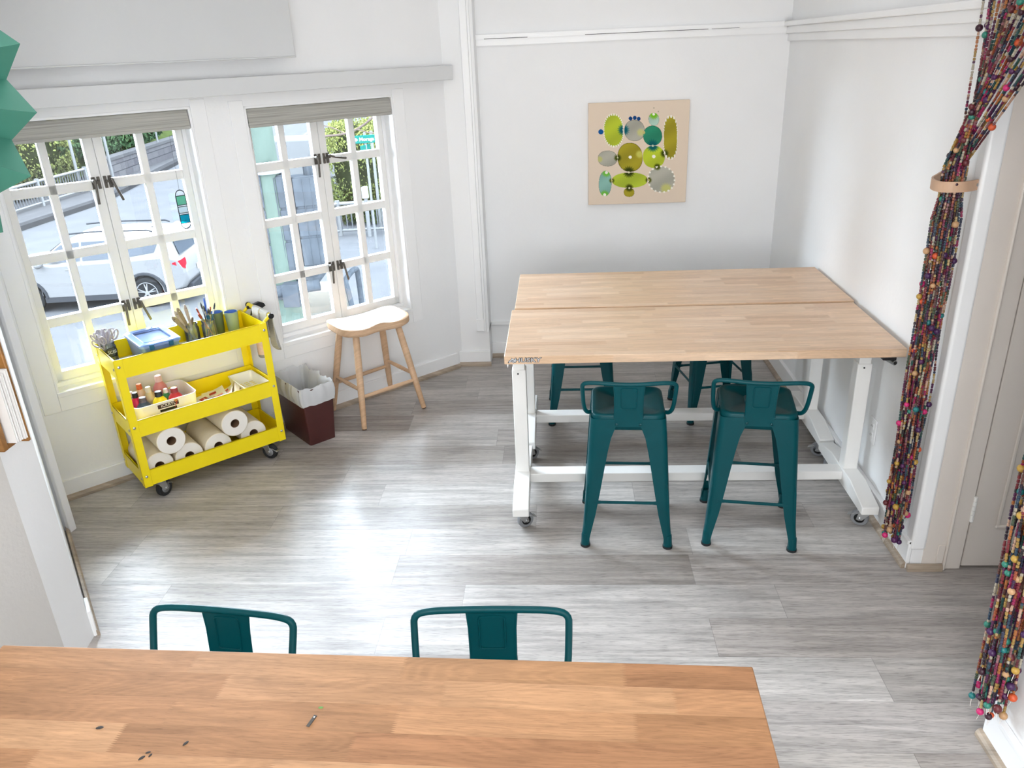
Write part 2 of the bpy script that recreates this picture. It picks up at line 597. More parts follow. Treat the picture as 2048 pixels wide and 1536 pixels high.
def skirting(name, pts, h=0.105, th=0.016, side=1, cap=0.0):
    """A baseboard along a wall line, with the wood-look shoe strip at its foot."""
    b1, b2 = MB(), MB()
    for (x0, y0), (x1, y1) in zip(pts, pts[1:]):
        d = Vector((x1 - x0, y1 - y0, 0))
        L = d.length
        d.normalize()
        n = Vector((-d.y, d.x, 0)) * side
        M = Matrix(((d.x, n.x, 0, x0), (d.y, n.y, 0, y0), (0, 0, 1, 0), (0, 0, 0, 1)))
        q = MB()
        if h:
            q.box(0, L, 0, th, 0, h - (0.003 if cap else 0))
        if cap:
            q.box(0, L, 0, th + 0.006, h - 0.018, h)
        merge(b1, xform(q, M), 0)
        poly = [(th, 0), (th + 0.016, 0), (th + 0.016, 0.014), (th + 0.010, 0.024), (th, 0.028)]
        q = MB().prism(poly, 0, L + 0.004, fn=lambda a, c, hh: (hh, a, c))
        merge(b2, xform(q, M), 0)
    if h:
        struct(b1.build('baseboard_' + name, W_TRIM, bevel=0.003))
    struct(b2.build('trim_' + {'bay': '5', 'column': '6', 'back': '7', 'right': '8', 'left': '9', 'entry': '10', 'near': '11', 'side': '12'}[name], SHOE, smooth=False))


pb = [bay(-0.05, 0, 0), bay(2.42, 0, 0)]
skirting('bay', [(pb[0].x, pb[0].y), (pb[1].x, pb[1].y)], side=-1)
skirting('column', [(-0.46, 2.035), (-0.25, 2.035)], side=-1)
skirting('back', [(-0.25, 2.19), (1.605, 2.19)], side=-1)
skirting('right', [(1.605, -0.255), (1.605, 2.19)], side=1, h=0.13, cap=1)
skirting('left', [(-2.27, 0.27), (-2.1, 0.052), Q], side=1, h=0, th=0.006)
skirting('entry', [(1.59, -0.255), (1.722, -0.255)], side=-1, h=0, th=0.008)
b = MB().box(1.650, 1.729, -0.2605, -0.255, 0.0, HC)
struct(b.build('wall_alcove', W_TAUPE, smooth=False))
skirting('near', [(1.50, -4.6), (1.50, -1.09)], side=1, h=0.13, cap=1)
# tall panel cap on the back wall, corner bead at the opening, casing board on the left-hand wall
b = MB().box(-0.25, 1.605, 2.172, 2.19, 0.235, 0.262).box(-0.268, -0.25, 2.03, 2.19, 0.235, 0.262)
struct(b.build('trim_13', W_TRIM, bevel=0.003))
b = MB().box(1.596, 1.655, -0.264, -0.205, 0.09, 2.7)
struct(b.build('trim_14', W_TRIM, bevel=0.012, seg=4))
c0 = Vector((-2.05, 0.04, 0))
M = Matrix.Translation(c0) @ Matrix.Rotation(R(-12), 4, 'Z')
b = xform(MB().box(-0.13, 0.0, -0.012, 0.02, 0, HC).box(-0.018, 0.004, -0.018, 0.02, 0, HC), M)
struct(b.build('trim_15', W_TRIM, bevel=0.003))

# door in the alcove
d = bpy.data.objects.new('door_1', None)
COL.objects.link(d)
d.location = (1.805, -0.235, 0)
struct(d)
b = MB().box(0, 0.76, -0.022, 0, 0.012, 2.03)
for z0, z1 in ((0.205, 0.95), (1.10, 1.85)):
    b.box(0.095, 0.665, -0.030, -0.022, z0 - 0.014, z0)
    b.box(0.095, 0.665, -0.030, -0.022, z1, z1 + 0.014)
    b.box(0.095, 0.109, -0.030, -0.022, z0, z1)
    b.box(0.651, 0.665, -0.030, -0.022, z0, z1)
b.build('door_panel', W_TAUPE, d, bevel=0.004)
for z in (0.235, 1.70):
    b = MB()
    for k in range(5):
        b.cyl((-0.004, -0.030, z + k * 0.0205), (-0.004, -0.030, z + k * 0.0205 + 0.019), 0.007, n=10)
    b.sphere((-0.004, -0.030, z - 0.006), 0.0075, mi=0)
    b.build('hinge', W_METAL, d)
b = MB().box(1.728, 1.80, -0.262, -0.235, 0, 2.1).box(1.728, 1.738, -0.272, -0.235, 0, 2.1).box(1.728, 2.64, -0.262, -0.235, 2.04, 2.11)
struct(b.build('trim_16', W_TAUPE, bevel=0.004))
b = MB().box(1.70, 1.727, -0.2655, -0.2606, 0.03, 0.115)
struct(b.build('trim_17', W_TAUPE, bevel=0.002))
b = MB().box(-0.10, 0.004, 0, 0.014, 0, 0.115)
struct(b.build('baseboard_left', W_TRIM, bevel=0.003, loc=(Q[0], Q[1], 0), rz=math.atan2(-0.995, 0.74)))


# ------------------------------------------------------------------ windows
def latch(parent, x, z, side, ang):
    """Casement fastener: slotted plate, keeper and a hanging lever."""
    b = MB()
    b.box(x - 0.009, x + 0.009, -0.004, 0, z - 0.028, z + 0.028)
    b.box(x + side * 0.0225 - 0.0065, x + side * 0.0225 + 0.0065, -0.008, 0, z - 0.028, z + 0.028)
    b.cyl((x, -0.004, z + 0.01), (x, -0.03, z + 0.01), 0.010, n=12)
    b.box(min(x, x + side * 0.024), max(x, x + side * 0.024), -0.018, -0.010, z - 0.002, z + 0.010)
    for dz in (-0.022, 0.022):
        b.sphere((x, -0.004, z + dz), 0.004, 8, 4)
    p0 = Vector((x, -0.028, z + 0.010))
    e = p0 + Vector((-side * math.sin(ang), 0, -math.cos(ang))) * 0.105
    b.tube([p0 + Vector((0, 0, 0.006)), p0 * 0.7 + e * 0.3 + Vector((0, -0.006, 0)), e], [0.008, 0.006, 0.0065], n=8)
    return b.build('latch', BRONZE, parent, bevel=0.0015)


def window(name, w, angs):
    x0, x1, z0, z1 = w
    o = bpy.data.objects.new(name, None)
    COL.objects.link(o)
    o.location = BAY_O
    o.rotation_euler = (0, 0, BAY_A)
    struct(o)
    t = 0.012
    b = MB()  # lining of the reveal and the sill board
    b.box(x0, x0 + t, -0.004, TH + 0.02, z0, z1)
    b.box(x1 - t, x1, -0.004, TH + 0.02, z0, z1)
    b.box(x0, x1, -0.004, TH + 0.02, z1 - t, z1)
    b.box(x0, x1, -0.010, TH + 0.03, z0 - 0.004, z0 + 0.02)
    # flat casing planted on the wall round the opening
    c = 0.075
    b.box(x0 - c, x0, -0.005, 0.001, z0 - c, z1 + 0.03)
    b.box(x1, x1 + c, -0.005, 0.001, z0 - c, z1 + 0.03)
    b.box(x0, x1, -0.005, 0.001, z0 - c, z0)
    # fixed outer frame
    f = 0.018
    ya, yb = 0.085, 0.15
    b.box(x0 + t, x0 + t + f, ya, yb, z0 + 0.02, z1 - t)
    b.box(x1 - t - f, x1 - t, ya, yb, z0 + 0.02, z1 - t)
    b.box(x0 + t, x1 - t, ya, yb, z1 - t - f, z1 - t)
    b.box(x0 + t, x1 - t, ya - 0.01, yb, z0 + 0.02, z0 + 0.042)
    b.build('window_frame', W_TRIM, o, bevel=0.002)
    xm = (x0 + x1) / 2
    rows = [z0 + 0.042, (0.862 if w is W1 else 0.832), (1.165 if w is W1 else 1.145), (1.465 if w is W1 else 1.445), z1 - t - f]
    for k, (a, c2) in enumerate(((x0 + t + f, xm - 0.001), (xm + 0.001, x1 - t - f))):
        ys, ye = 0.095, 0.135
        s = bpy.data.objects.new('sash', None)
        COL.objects.link(s)
        s.parent = o
        b = MB()
        st = 0.042
        sa, sc = (0.031, st) if k == 0 else (st, 0.031)
        b.box(a, a + sa, ys, ye, rows[0], rows[4])
        b.box(c2 - sc, c2, ys, ye, rows[0], rows[4])
        b.box(a, c2, ys, ye, rows[4] - 0.05, rows[4])
        b.box(a, c2, ys, ye, rows[0], rows[0] + 0.045)
        xv = (a + sa + c2 - sc) / 2
        b.box(xv - 0.017, xv + 0.017, ys + 0.004, ye, rows[0], rows[4])
        for z in rows[1:4]:
            b.box(a, c2, ys + 0.004, ye, z - 0.022, z + 0.022)
        b.build('sash_frame', W_FRAME, s, bevel=0.0025)
        g = MB().box(a + 0.02, c2 - 0.02, 0.119, 0.123, rows[0] + 0.02, rows[4] - 0.02)
        g.build('window_pane', GLASS, s, smooth=False)
        for j, z in enumerate((rows[3] + 0.01, rows[1] + 0.01)):
            side = 1 if k == 0 else -1
            L = latch(s, (c2 - 0.036) if k == 0 else (a + 0.036), z, side, angs[k][j])
            L.location = (0, ys, 0)
    return o


window('window_1', W1, ((0.04, 0.02), (0.32, 0.30)))
window('window_2', W2, ((0.02, 0.02), (1.38, 0.22)))

WOVEN = stripe_mat('woven_shade_fabric', rgb(150, 149, 143), rgb(186, 185, 178), 260)
for nm, w, lab, zb in (('roller_blind', W1, 'rolled-up grey woven window shade over the window with the hanging glass ornament', 1.69),
                       ('roller_blind', W2, 'rolled-up grey woven window shade over the window behind the wooden stool', 1.665)):
    o = thing(nm, lab, 'blind', BAY_O, BAY_A, group='woven shades over the bay windows')
    x0, x1 = w[0] + 0.016, w[1] - 0.016
    prof = [(0.012, w[3] - 0.014), (0.004, w[3] - 0.03), (-0.004, zb + 0.02), (0.0, zb), (0.04, zb), (0.045, w[3] - 0.014)]
    b = MB().prism(prof, x0, x1, fn=lambda a, c, h: (h, a, c))
    b.build('valance', WOVEN, o, smooth=False)
    b = MB().box(x0, x1, -0.006, 0.006, zb - 0.006, zb + 0.008)
    b.build('bottom_bar', mat('shade_bar', rgb(172, 171, 165), 0.6), o, bevel=0.002)

# stained glass ornament hanging in window 1
o = thing('sun_catcher', 'long oval leaded ornament with mint and turquoise glass hanging in the window', 'ornament', tuple(bay(0.842, 0.0, 1.30)), BAY_A)
yy = 0.062
LEAD = mat('dark_lead_came', rgb(46, 48, 50), 0.5, metal=0.4)
b = MB()
hw, hh = 0.0235, 0.068
ring = [(hw * math.cos(a), hh + 0.028 * math.sin(a)) for a in [PI * k / 10 for k in range(11)]] + [(hw * math.cos(a), -hh + 0.028 * math.sin(a)) for a in [PI + PI * k / 10 for k in range(11)]]
b.tube([(x, yy, z) for x, z in ring], 0.0022, n=6, closed=True)
for z in (hh, 0.022, 0.014, -0.018, -0.026, -hh):
    b.tube([(-hw, yy, z), (hw, yy, z)], 0.002, n=6)
b.build('wire_outline', LEAD, o)
for z0, z1, nm, c in ((0.022, hh, 'mint', (150, 212, 190)), (-hh, -0.026, 'turquoise', (30, 186, 204)), (-0.018, 0.014, 'clear', (226, 236, 238))):
    m = clear('glass_' + nm, rgb(*c), 0.08, body=0.25, bodycol=rgb(*c))
    tag(MB().box(-hw + 0.002, hw - 0.002, yy - 0.0015, yy + 0.0015, z0, z1).build('glass_tile', m, o, smooth=False), nm + ' glass square')
MB().tube([(0, yy, hh + 0.028), (0.006, yy, 0.36)], 0.0007, n=5).build('hanging_thread', LEAD, o)

# wall outlet on the right-hand wall
o = thing('wall_outlet', 'white double power outlet low on the wall behind the white table leg', 'outlet', (1.605, 0.262, 0.36))
MB().box(-0.006, 0, -0.036, 0.036, -0.058, 0.058).build('cover_plate', WHITEP, o, bevel=0.003)
for z in (-0.021, 0.021):
    b = MB().prism(rrect(0.017, 0.014, 0.006), 0, 0.003, fn=lambda a, c, h, z=z: (-0.006 - h, a, z + c))
    b.add([(-0.0093, -0.007, z - 0.004), (-0.0093, -0.004, z - 0.004), (-0.0093, -0.004, z + 0.005), (-0.0093, -0.007, z + 0.005)], [(0, 1, 2, 3)], 1)
    b.add([(-0.0093, 0.004, z - 0.004), (-0.0093, 0.007, z - 0.004), (-0.0093, 0.007, z + 0.005), (-0.0093, 0.004, z + 0.005)], [(0, 1, 2, 3)], 1)
    b.build('socket', [WHITEP, BLACK], o, smooth=False)


# ------------------------------------------------------------------ painting
def painting():
    W, H = 0.615, 0.615
    o = thing('canvas_art', 'square cream canvas painted with linked green, grey and teal blobs on the wall', 'painting', (0.726, 2.19, 1.345))
    o.rotation_euler = (0, 0, 0)
    CV = mat('raw_canvas', rgb(226, 208, 188), 0.9, bump=0.1, bscale=500)
    MB().box(-W / 2, W / 2, -0.034, -0.004, -H / 2, H / 2).build('canvas', CV, o, bevel=0.003)
    n = 300
    TL, TR, BL, BR = (288, 195), (1497, 180), (262, 1410), (1392, 1395)
    bgc = (226, 208, 188)
    lime, olive, grey = (186, 201, 56), (170, 158, 44), (180, 178, 164)
    E = [  # cx, cy, rx, ry, tilt, colour, edge
        (578, 510, 118, 190, 0, lime, 's'), (828, 515, 122, 125, 0, grey, 'l'), (1042, 582, 113, 118, 0, (48, 142, 110), 'l'),
        (1063, 390, 63, 75, 0, (178, 208, 192), 'l'), (1253, 610, 82, 250, 3, olive, 's'), (497, 843, 117, 95, 0, grey, 'l'),
        (765, 835, 150, 176, 0, olive, 'l'), (1047, 835, 130, 135, 0, (190, 206, 54), 'n'), (460, 1150, 76, 157, 4, (140, 188, 176), 'l'),
        (752, 1115, 212, 95, 0, (182, 200, 60), 'n'), (1127, 1113, 156, 160, 0, (184, 182, 168), 'w'), (740, 1265, 63, 58, 0, olive, 'l')]
    blots = [(697, 505, 82, (10, 92, 104)), (1040, 700, 90, (8, 92, 96)), (618, 838, 55, (62, 72, 8)), (1175, 798, 62, (60, 70, 6)), (1085, 957, 52, (70, 80, 8)),
             (745, 1012, 85, (52, 62, 6)), (540, 1115, 42, (70, 80, 8)), (975, 1118, 48, (62, 70, 8)), (745, 1210, 62, (60, 66, 6)),
             (1063, 330, 75, (120, 190, 40)), (478, 1014, 70, (110, 186, 60)), (450, 1290, 70, (110, 186, 60)), (1180, 1230, 90, (196, 196, 120)), (900, 540, 60, (196, 196, 130)), (400, 850, 50, (190, 190, 120)), (880, 800, 60, (200, 196, 90))]
    dots = [(785, 373, 23, (16, 66, 124)), (836, 366, 23, (16, 66, 124)), (883, 378, 23, (16, 66, 124)), (425, 522, 31, (14, 86, 150)),
            (767, 833, 19, (246, 244, 232)), (1047, 830, 21, (246, 244, 232)), (1063, 330, 15, (246, 244, 232)), (478, 1014, 18, (246, 244, 232)), (450, 1290, 18, (246, 244, 232)),
            (697, 505, 12, (200, 206, 180)), (1040, 702, 13, (190, 206, 180)), (618, 836, 10, (200, 200, 150)), (1177, 798, 11, (220, 216, 190)), (1083, 957, 11, (220, 216, 190)),
            (745, 1017, 12, (220, 220, 180)), (540, 1115, 11, (190, 186, 110)), (977, 1118, 12, (190, 186, 110)), (745, 1212, 12, (220, 220, 180)), (1068, 258, 7, (150, 140, 120)), (1120, 300, 7, (160, 150, 130)), (940, 541, 16, (196, 186, 120))]

    def mixc(a, b, t):
        return tuple(x + (y - x) * t for x, y in zip(a, b))

    def colour(X, Y):
        c = bgc
        inside = False
        for cx, cy, rx, ry, tl, col, ed in E:
            ca, sa = math.cos(R(tl)), math.sin(R(tl))
            dx, dy = X - cx, Y - cy
            px, py = (dx * ca + dy * sa) / rx, (-dx * sa + dy * ca) / ry
            if abs(px) > 1.15 or abs(py) > 1.15:
                continue
            pw = 2.6 if ry > 2.4 * rx else 2.15
            d = (abs(px) ** pw + abs(py) ** pw) ** (1 / pw)
            ang = math.atan2(py * ry, px * rx)
            if ed in 'sw':
                per = PI * (rx + ry) / (24 if ed == 's' else 52)
                tooth = math.sin(ang * per) > (0.1 if ed == 's' else 0.25)
                if tooth and 0.93 < d < 1.06:
                    c = (244, 240, 228)
                    inside = False
                    continue
            if d < 1:
                inside = True
                c = mixc(col, tuple(x * 0.9 for x in col), 0.5 + 0.5 * math.sin(X * 0.013 + Y * 0.021))
                if ed == 'l' and d > 0.965:
                    c = tuple(x * 0.62 for x in c)
        if inside:
            for bx, by, r_, col in blots:
                dd = math.hypot(X - bx, Y - by)
                if dd < r_:
                    a = math.atan2(Y - by, X - bx)
                    t = 1 - dd / (r_ * (0.9 + 0.1 * math.sin(a * 17)))
                    c = mixc(c, col, max(0, min(1, t * 2.0)))
        for bx, by, r_, col in dots:
            if math.hypot(X - bx, Y - by) < r_:
                c = col
        return rgb(*c)

    vs, fs, cs = [], [], []
    for j in range(n + 1):
        for i in range(n + 1):
            a, bb = i / n, j / n
            x = -W / 2 + 0.004 + a * (W - 0.008)
            z = H / 2 - 0.004 - bb * (H - 0.008)
            vs.append((x, -0.0345, z))
            X = (TL[0] * (1 - a) + TR[0] * a) * (1 - bb) + (BL[0] * (1 - a) + BR[0] * a) * bb
            Y = (TL[1] * (1 - a) + TR[1] * a) * (1 - bb) + (BL[1] * (1 - a) + BR[1] * a) * bb
            cs.append(colour(X, Y))
    for j in range(n):
        for i in range(n):
            k = j * (n + 1) + i
            fs.append((k, k + n + 1, k + n + 2, k + 1))
    b = MB()
    b.v = [Vector(p) for p in vs]
    b.f = fs
    b.mi = [0] * len(fs)
    b.build('painted_surface', vcol_mat('ink_on_canvas', 0.85, 0.2), o, smooth=False, colors=cs, recalc=False)


painting()

# ------------------------------------------------------------------ work tables
def caster(parent, x, y, wheel_r, wmat, ang=0.0, top=0.1, hub=STEEL, brake=True, w=0.026):
    """Swivel caster: the part is the fork, its wheel a sub-part."""
    b = MB()
    M = Matrix.Translation((x, y, 0)) @ Matrix.Rotation(ang, 4, 'Z')
    off = 0.018
    b.box(-0.03, 0.03, -0.026, 0.026, top - 0.004, top)
    b.lathe([(0.019, top - 0.016), (0.022, top - 0.010), (0.019, top - 0.004)], 14)
    for s in (-1, 1):
        yy0 = s * (w / 2 + 0.003)
        poly = [(-0.022, top - 0.016), (0.022, top - 0.016), (off + 0.012, wheel_r - 0.008), (off - 0.012, wheel_r - 0.008)]
        b.prism(poly, yy0 - 0.0015, yy0 + 0.0015, fn=lambda a, c, h: (a, h, c))
        b.cyl((off, yy0 - s * 0.001, wheel_r), (off, yy0 + s * 0.007, wheel_r), 0.007, n=8)
    b.box(-0.022, 0.022, -(w / 2 + 0.004), w / 2 + 0.004, top - 0.018, top - 0.015)
    if brake:
        b.obox(Matrix.Translation((off + 0.034, 0, wheel_r + 0.012)) @ Matrix.Rotation(R(28), 4, 'Y'), 0.036, w + 0.002, 0.004)
    fk = xform(b, M).build('caster', hub, parent, bevel=0.001)
    pr = [(0.0, -w / 2), (wheel_r - 0.012, -w / 2), (wheel_r - 0.003, -w / 2), (wheel_r, -w / 2 + 0.006), (wheel_r, w / 2 - 0.006), (wheel_r - 0.003, w / 2), (wheel_r - 0.012, w / 2), (0.0, w / 2)]
    b = MB().lathe([(max(r_, 0.001), z) for r_, z in pr], 28, M=Matrix.Rotation(PI / 2, 3, 'X'))
    b = xform(b, M @ Matrix.Translation((off, 0, wheel_r)))
    wh = b.build('wheel', wmat, fk)
    hubm = BLACK if wmat is GREYRUB else GREYRUB
    b = MB().lathe([(0.001, -w / 2 - 0.001), (wheel_r * 0.58, -w / 2 - 0.001), (wheel_r * 0.58, w / 2 + 0.001), (0.001, w / 2 + 0.001)], 20, M=Matrix.Rotation(PI / 2, 3, 'X'))
    xform(b, M @ Matrix.Translation((off, 0, wheel_r)))
    merged = wh.data
    merged.materials.append(hubm)
    bm = bmesh.new()
    bm.from_mesh(merged)
    vs = [bm.verts.new(p) for p in b.v]
    for f in b.f:
        try:
            nf = bm.faces.new([vs[i] for i in f])
            nf.material_index = 1
            nf.smooth = True
        except ValueError:
            pass
    bmesh.ops.recalc_face_normals(bm, faces=bm.faces)
    bm.to_mesh(merged)
    bm.free()
    return fk


TW, TD, TZ, TT = 1.575, 0.606, 0.844, 0.036
SILVER = mat('silver_badge', rgb(196, 198, 202), 0.35, metal=0.3)


def worktable(label, loc, rz, wood, badge):
    o = thing('work_table', label, 'table', loc, rz)
    MB().box(0, TW, 0, TD, TZ - TT, TZ).build('tabletop', wood, o, bevel=0.003)
    for i, x in enumerate((0.041, 1.534)):
        b = MB().box(x - 0.031, x + 0.031, TD / 2 - 0.031, TD / 2 + 0.031, 0.14, 0.672)
        post = b.build('post', W_METAL, o, bevel=0.004)
        MB().box(x - 0.026, x + 0.026, TD / 2 - 0.026, TD / 2 + 0.026, 0.66, TZ - TT - 0.02).build('inner_tube', W_METAL, post, bevel=0.003)
        b = MB()
        b.cyl((x - 0.004, TD / 2 - 0.0335, 0.655), (x - 0.004, TD / 2 - 0.030, 0.655), 0.004, n=8)
        b.build('set_screw', DKSTEEL, post)
        # foot: deep in the middle, tapering to both ends
        prof = [(0.0, 0.085), (TD, 0.085), (TD, 0.122), (TD - 0.17, 0.160), (0.17, 0.160), (0.0, 0.122)]
        MB().prism(prof, x - 0.036, x + 0.036, fn=lambda a, c, h: (h, a, c)).build('foot_beam', W_METAL, o, bevel=0.004)
        MB().box(x - 0.022, x + 0.022, 0.06, TD - 0.06, TZ - TT - 0.012, TZ - TT).build('top_bracket', W_METAL, o, bevel=0.003)
        for y, a in ((0.052, (0.5, 2.6)[i]), (TD - 0.052, (2.2, 0.7)[i])):
            caster(o, x, y, 0.0375, GREYRUB, ang=a, top=0.085, w=0.024)
    MB().box(0.076, 1.499, 0.262, 0.335, 0.108, 0.152).build('crossbar', W_METAL, o, bevel=0.003)
    MB().box(0.06, 1.51, TD / 2 - 0.02, TD / 2 + 0.02, TZ - TT - 0.03, TZ - TT - 0.002).build('under_rail', W_METAL, o, bevel=0.003)
    # crank socket under the front edge
    cb = MB().box(1.497, 1.548, 0.02, 0.15, TZ - TT - 0.02, TZ - TT - 0.001).build('crank_bracket', BLACK, o, bevel=0.002)
    pth = [(1.515, 0.13, TZ - TT - 0.030), (1.548, 0.028, TZ - TT - 0.034)]
    b = MB().tube(pth, 0.011, n=14)
    b.build('crank_tube', STEEL, cb)
    MB().tube([Vector(pth[1]) + Vector((-0.0006, 0.0018, 0)), Vector(pth[1]) + Vector((0.0006, -0.0018, -0.0001))], 0.0075, n=12).build('tube_bore', BLACK, cb)
    if badge:
        Mx = Matrix.Translation((0.0945, -0.0006, TZ - 0.0185)) @ Matrix.Rotation(PI / 2, 4, 'X')
        lt = text_mb('HUSKY', 0.0265, 0.0004, 0.0)
        bk = text_mb('HUSKY', 0.0265, 0.0002, 0.0016)
        for q in (lt, bk):
            for p in q.v:
                p.x *= 1.28
                p.x += 0.14 * p.y
        b = MB()
        merge(b, xform(bk, Mx), 1)
        merge(b, xform(lt, Matrix.Translation((0, -0.0005, 0)) @ Mx), 0)
        # running dog head emblem
        head = [(-0.017, -0.007), (-0.012, 0.000), (-0.006, 0.004), (-0.003, 0.010), (0.001, 0.006), (0.006, 0.005), (0.011, 0.000), (0.013, -0.004), (0.007, -0.005), (0.003, -0.010), (-0.003, -0.006), (-0.009, -0.005), (-0.014, -0.010)]
        cx, cz = 0.0345, TZ - 0.0185
        b.prism([(a * 1.22, c * 1.22) for a, c in head], -0.0003, -0.0008, fn=lambda a, c, h: (cx + a, h, cz + c), mi=1)
        b.prism(head, -0.0008, -0.0013, fn=lambda a, c, h: (cx + a, h, cz + c), mi=0)
        b.prism([(-0.010, -0.004), (-0.004, 0.001), (0.003, 0.000), (0.007, -0.003), (0.001, -0.003), (-0.004, -0.003)], -0.0013, -0.0016, fn=lambda a, c, h: (cx + a, h, cz + c), mi=1)
        tag(b.build('logo_badge', [SILVER, BLACK], o, smooth=False), 'silver and black lettered badge')
        # clear plastic tag end hanging below the corner
        MB().loft([[Vector((0.012 + a * w, 0.02 + c * w, z)) for a, c in ((-1, -1), (1, -1), (1, 1), (-1, 1))] for w, z in ((0.004, TZ - TT), (0.003, TZ - TT - 0.008), (0.0005, TZ - TT - 0.022))]).build('plastic_clip', WHITEP, o)
    return o


worktable('pale butcher-block table on white legs with a silver badge on its edge', (0, 0, 0), 0, BUTCHER, True)
worktable('pale butcher-block table pushed up behind the badged table, next to the back wall', (0.012, 0.632, 0), 0, BUTCHER, False)
worktable('honey-coloured butcher-block table with dark specks, seen from above its long edge', (-0.998, -2.268, 0), R(-1.82), BUTCHER2, False)


# ------------------------------------------------------------------ teal metal stools
def lerp_tab(tab, z):
    for (z0, a), (z1, b2) in zip(tab, tab[1:]):
        if z0 >= z >= z1:
            t = (z0 - z) / (z0 - z1)
            return a + (b2 - a) * t
    return tab[-1][1]


CT = [(0.60, 0.151), (0.50, 0.1585), (0.12, 0.181), (0.05, 0.189), (0.0, 0.193)]
WT = [(0.60, 0.118), (0.56, 0.104), (0.50, 0.086), (0.40, 0.074), (0.28, 0.062), (0.15, 0.047), (0.08, 0.036), (0.0, 0.030)]


def make_stool(label):
    o = thing('metal_stool', label, 'stool', group='teal metal low-back stools')
    # pressed seat pan with turned-down skirt
    spec = [(0.151, 0.040, 0.545), (0.1500, 0.042, 0.575), (0.1485, 0.044, 0.602), (0.146, 0.044, 0.6085), (0.141, 0.043, 0.610), (0.126, 0.036, 0.610), (0.122, 0.034, 0.6055), (0.05, 0.02, 0.6045)]
    rings = [[Vector((x, y, z)) for x, y in rrect(h, h, r_, 6)] for h, r_, z in spec]
    b = MB().loft(rings, cap=False)
    n = len(rings[0])
    b.add(rings[-1], [tuple(range(n))])
    s = b.build('seat', TEAL, o, angle=0.9)
    md = s.modifiers.new('sheet', 'SOLIDIFY')
    md.thickness = 0.002
    md.offset = -1
    MB().cyl((0, 0, 0.6043), (0, 0, 0.6052), 0.009, n=12).build('seat_hole', BLACK, o)
    for sx, sy in ((-1, -1), (1, -1), (1, 1), (-1, 1)):
        b = MB()
        rings = []
        zs = [0.592, 0.57, 0.545, 0.51, 0.45, 0.36, 0.26, 0.16, 0.10, 0.06, 0.03]
        for z in zs:
            c, w = lerp_tab(CT, z), lerp_tab(WT, z)
            rc = min(0.024, w * 0.45)
            th = 0.0035
            out = [(-w, 0.0)] + [(-rc + rc * math.sin(a), -rc + rc * math.cos(a)) for a in [PI / 2 * k / 5 for k in range(6)]] + [(0.0, -w)]
            r2 = rc - th
            inn = [(-th, -w)] + [(-rc + r2 * math.sin(a), -rc + r2 * math.cos(a)) for a in [PI / 2 * k / 5 for k in range(5, -1, -1)]] + [(-w, -th)]
            rings.append([Vector((sx * (c + x), sy * (c + y), z)) for x, y in out + inn])
        b.loft(rings)
        # pressed rib down the outer corner
        rp = []
        for z in (0.30, 0.27, 0.20, 0.13, 0.085):
            c = lerp_tab(CT, z) - 0.0075
            rp.append((sx * c, sy * c, z))
        b.tube(rp, [0.002, 0.0055, 0.006, 0.0055, 0.002], n=8)
        leg = b.build('leg', TEAL, o, angle=0.7)
        c = lerp_tab(CT, 0.04) - 0.016
        MB().lathe([(0.015, 0.066), (0.0165, 0.06), (0.018, 0.03), (0.0195, 0.010)], 14, c=(sx * c, sy * c, 0)).build('leg_sleeve', TEAL, leg)
        MB().lathe([(0.0165, 0.012), (0.021, 0.012), (0.021, 0.002), (0.019, 0.0), (0.002, 0.0)], 14, c=(sx * c, sy * c, 0)).build('rubber_foot', RUBBER, leg)
    for k in range(4):
        z = 0.215 if k % 2 == 0 else 0.235
        c = lerp_tab(CT, z) - 0.006
        w = c - lerp_tab(WT, z) + 0.012
        p = [(-w - 0.012, -c), (-w + 0.02, -c), (w - 0.02, -c), (w + 0.012, -c)]
        M = Matrix.Rotation(k * PI / 2, 4, 'Z')
        b = MB().tube([M @ Vector((x, y, z)) for x, y in p], [0.011, 0.0075, 0.0075, 0.011], n=8, flat=0.7)
        b.build('stretcher', TEAL, o)
    # low back: bent tube and pressed splat
    pts = [(-0.150, -0.072, 0.588), (-0.168, -0.088, 0.594), (-0.180, -0.105, 0.625), (-0.184, -0.140, 0.715), (-0.184, -0.152, 0.748), (-0.150, -0.158, 0.756), (-0.06, -0.166, 0.752), (0, -0.168, 0.751)]
    pts += [(-x, y, z) for x, y, z in pts[-2::-1]]
    MB().tube(smoothpath(pts, 2), 0.0088, n=12).build('back_tube', TEAL, o)
    b = MB()
    ys = [(-0.1525, 0.560, 0.058), (-0.1525, 0.600, 0.056), (-0.155, 0.625, 0.055), (-0.163, 0.70, 0.056), (-0.167, 0.748, 0.060)]
    rings = [[Vector((-w, y - 0.0015, z)), Vector((w, y - 0.0015, z)), Vector((w, y + 0.0015, z)), Vector((-w, y + 0.0015, z))] for y, z, w in ys]
    b.loft(rings)
    for x in (-1, 1):  # rolled edges
        b.tube([Vector((x * w, y, z)) for y, z, w in ys[1:]], 0.0032, n=6)

    def yat(z):
        return -0.155 - (z - 0.625) / 0.123 * 0.012
    fr = [(a, c) for a, c in rrect(0.031, 0.045, 0.008, 4)]
    for s_ in (-0.0022, 0.0022):
        b.tube([Vector((a, yat(0.688 + c) + s_, 0.688 + c)) for a, c in fr], 0.0026, n=6, closed=True)
    sp = b.build('back_splat', TEAL, o)
    for x in (-0.047, 0.047):
        MB().lathe([(0.0055, 0), (0.0055, 0.003), (0.003, 0.0042)], 12, c=(x, -0.1545, 0.571), M=Matrix.Rotation(PI / 2, 3, 'X')).build('bolt', mat('bolt_teal', rgb(16, 66, 72), 0.3, metal=0.5), sp)
    return o


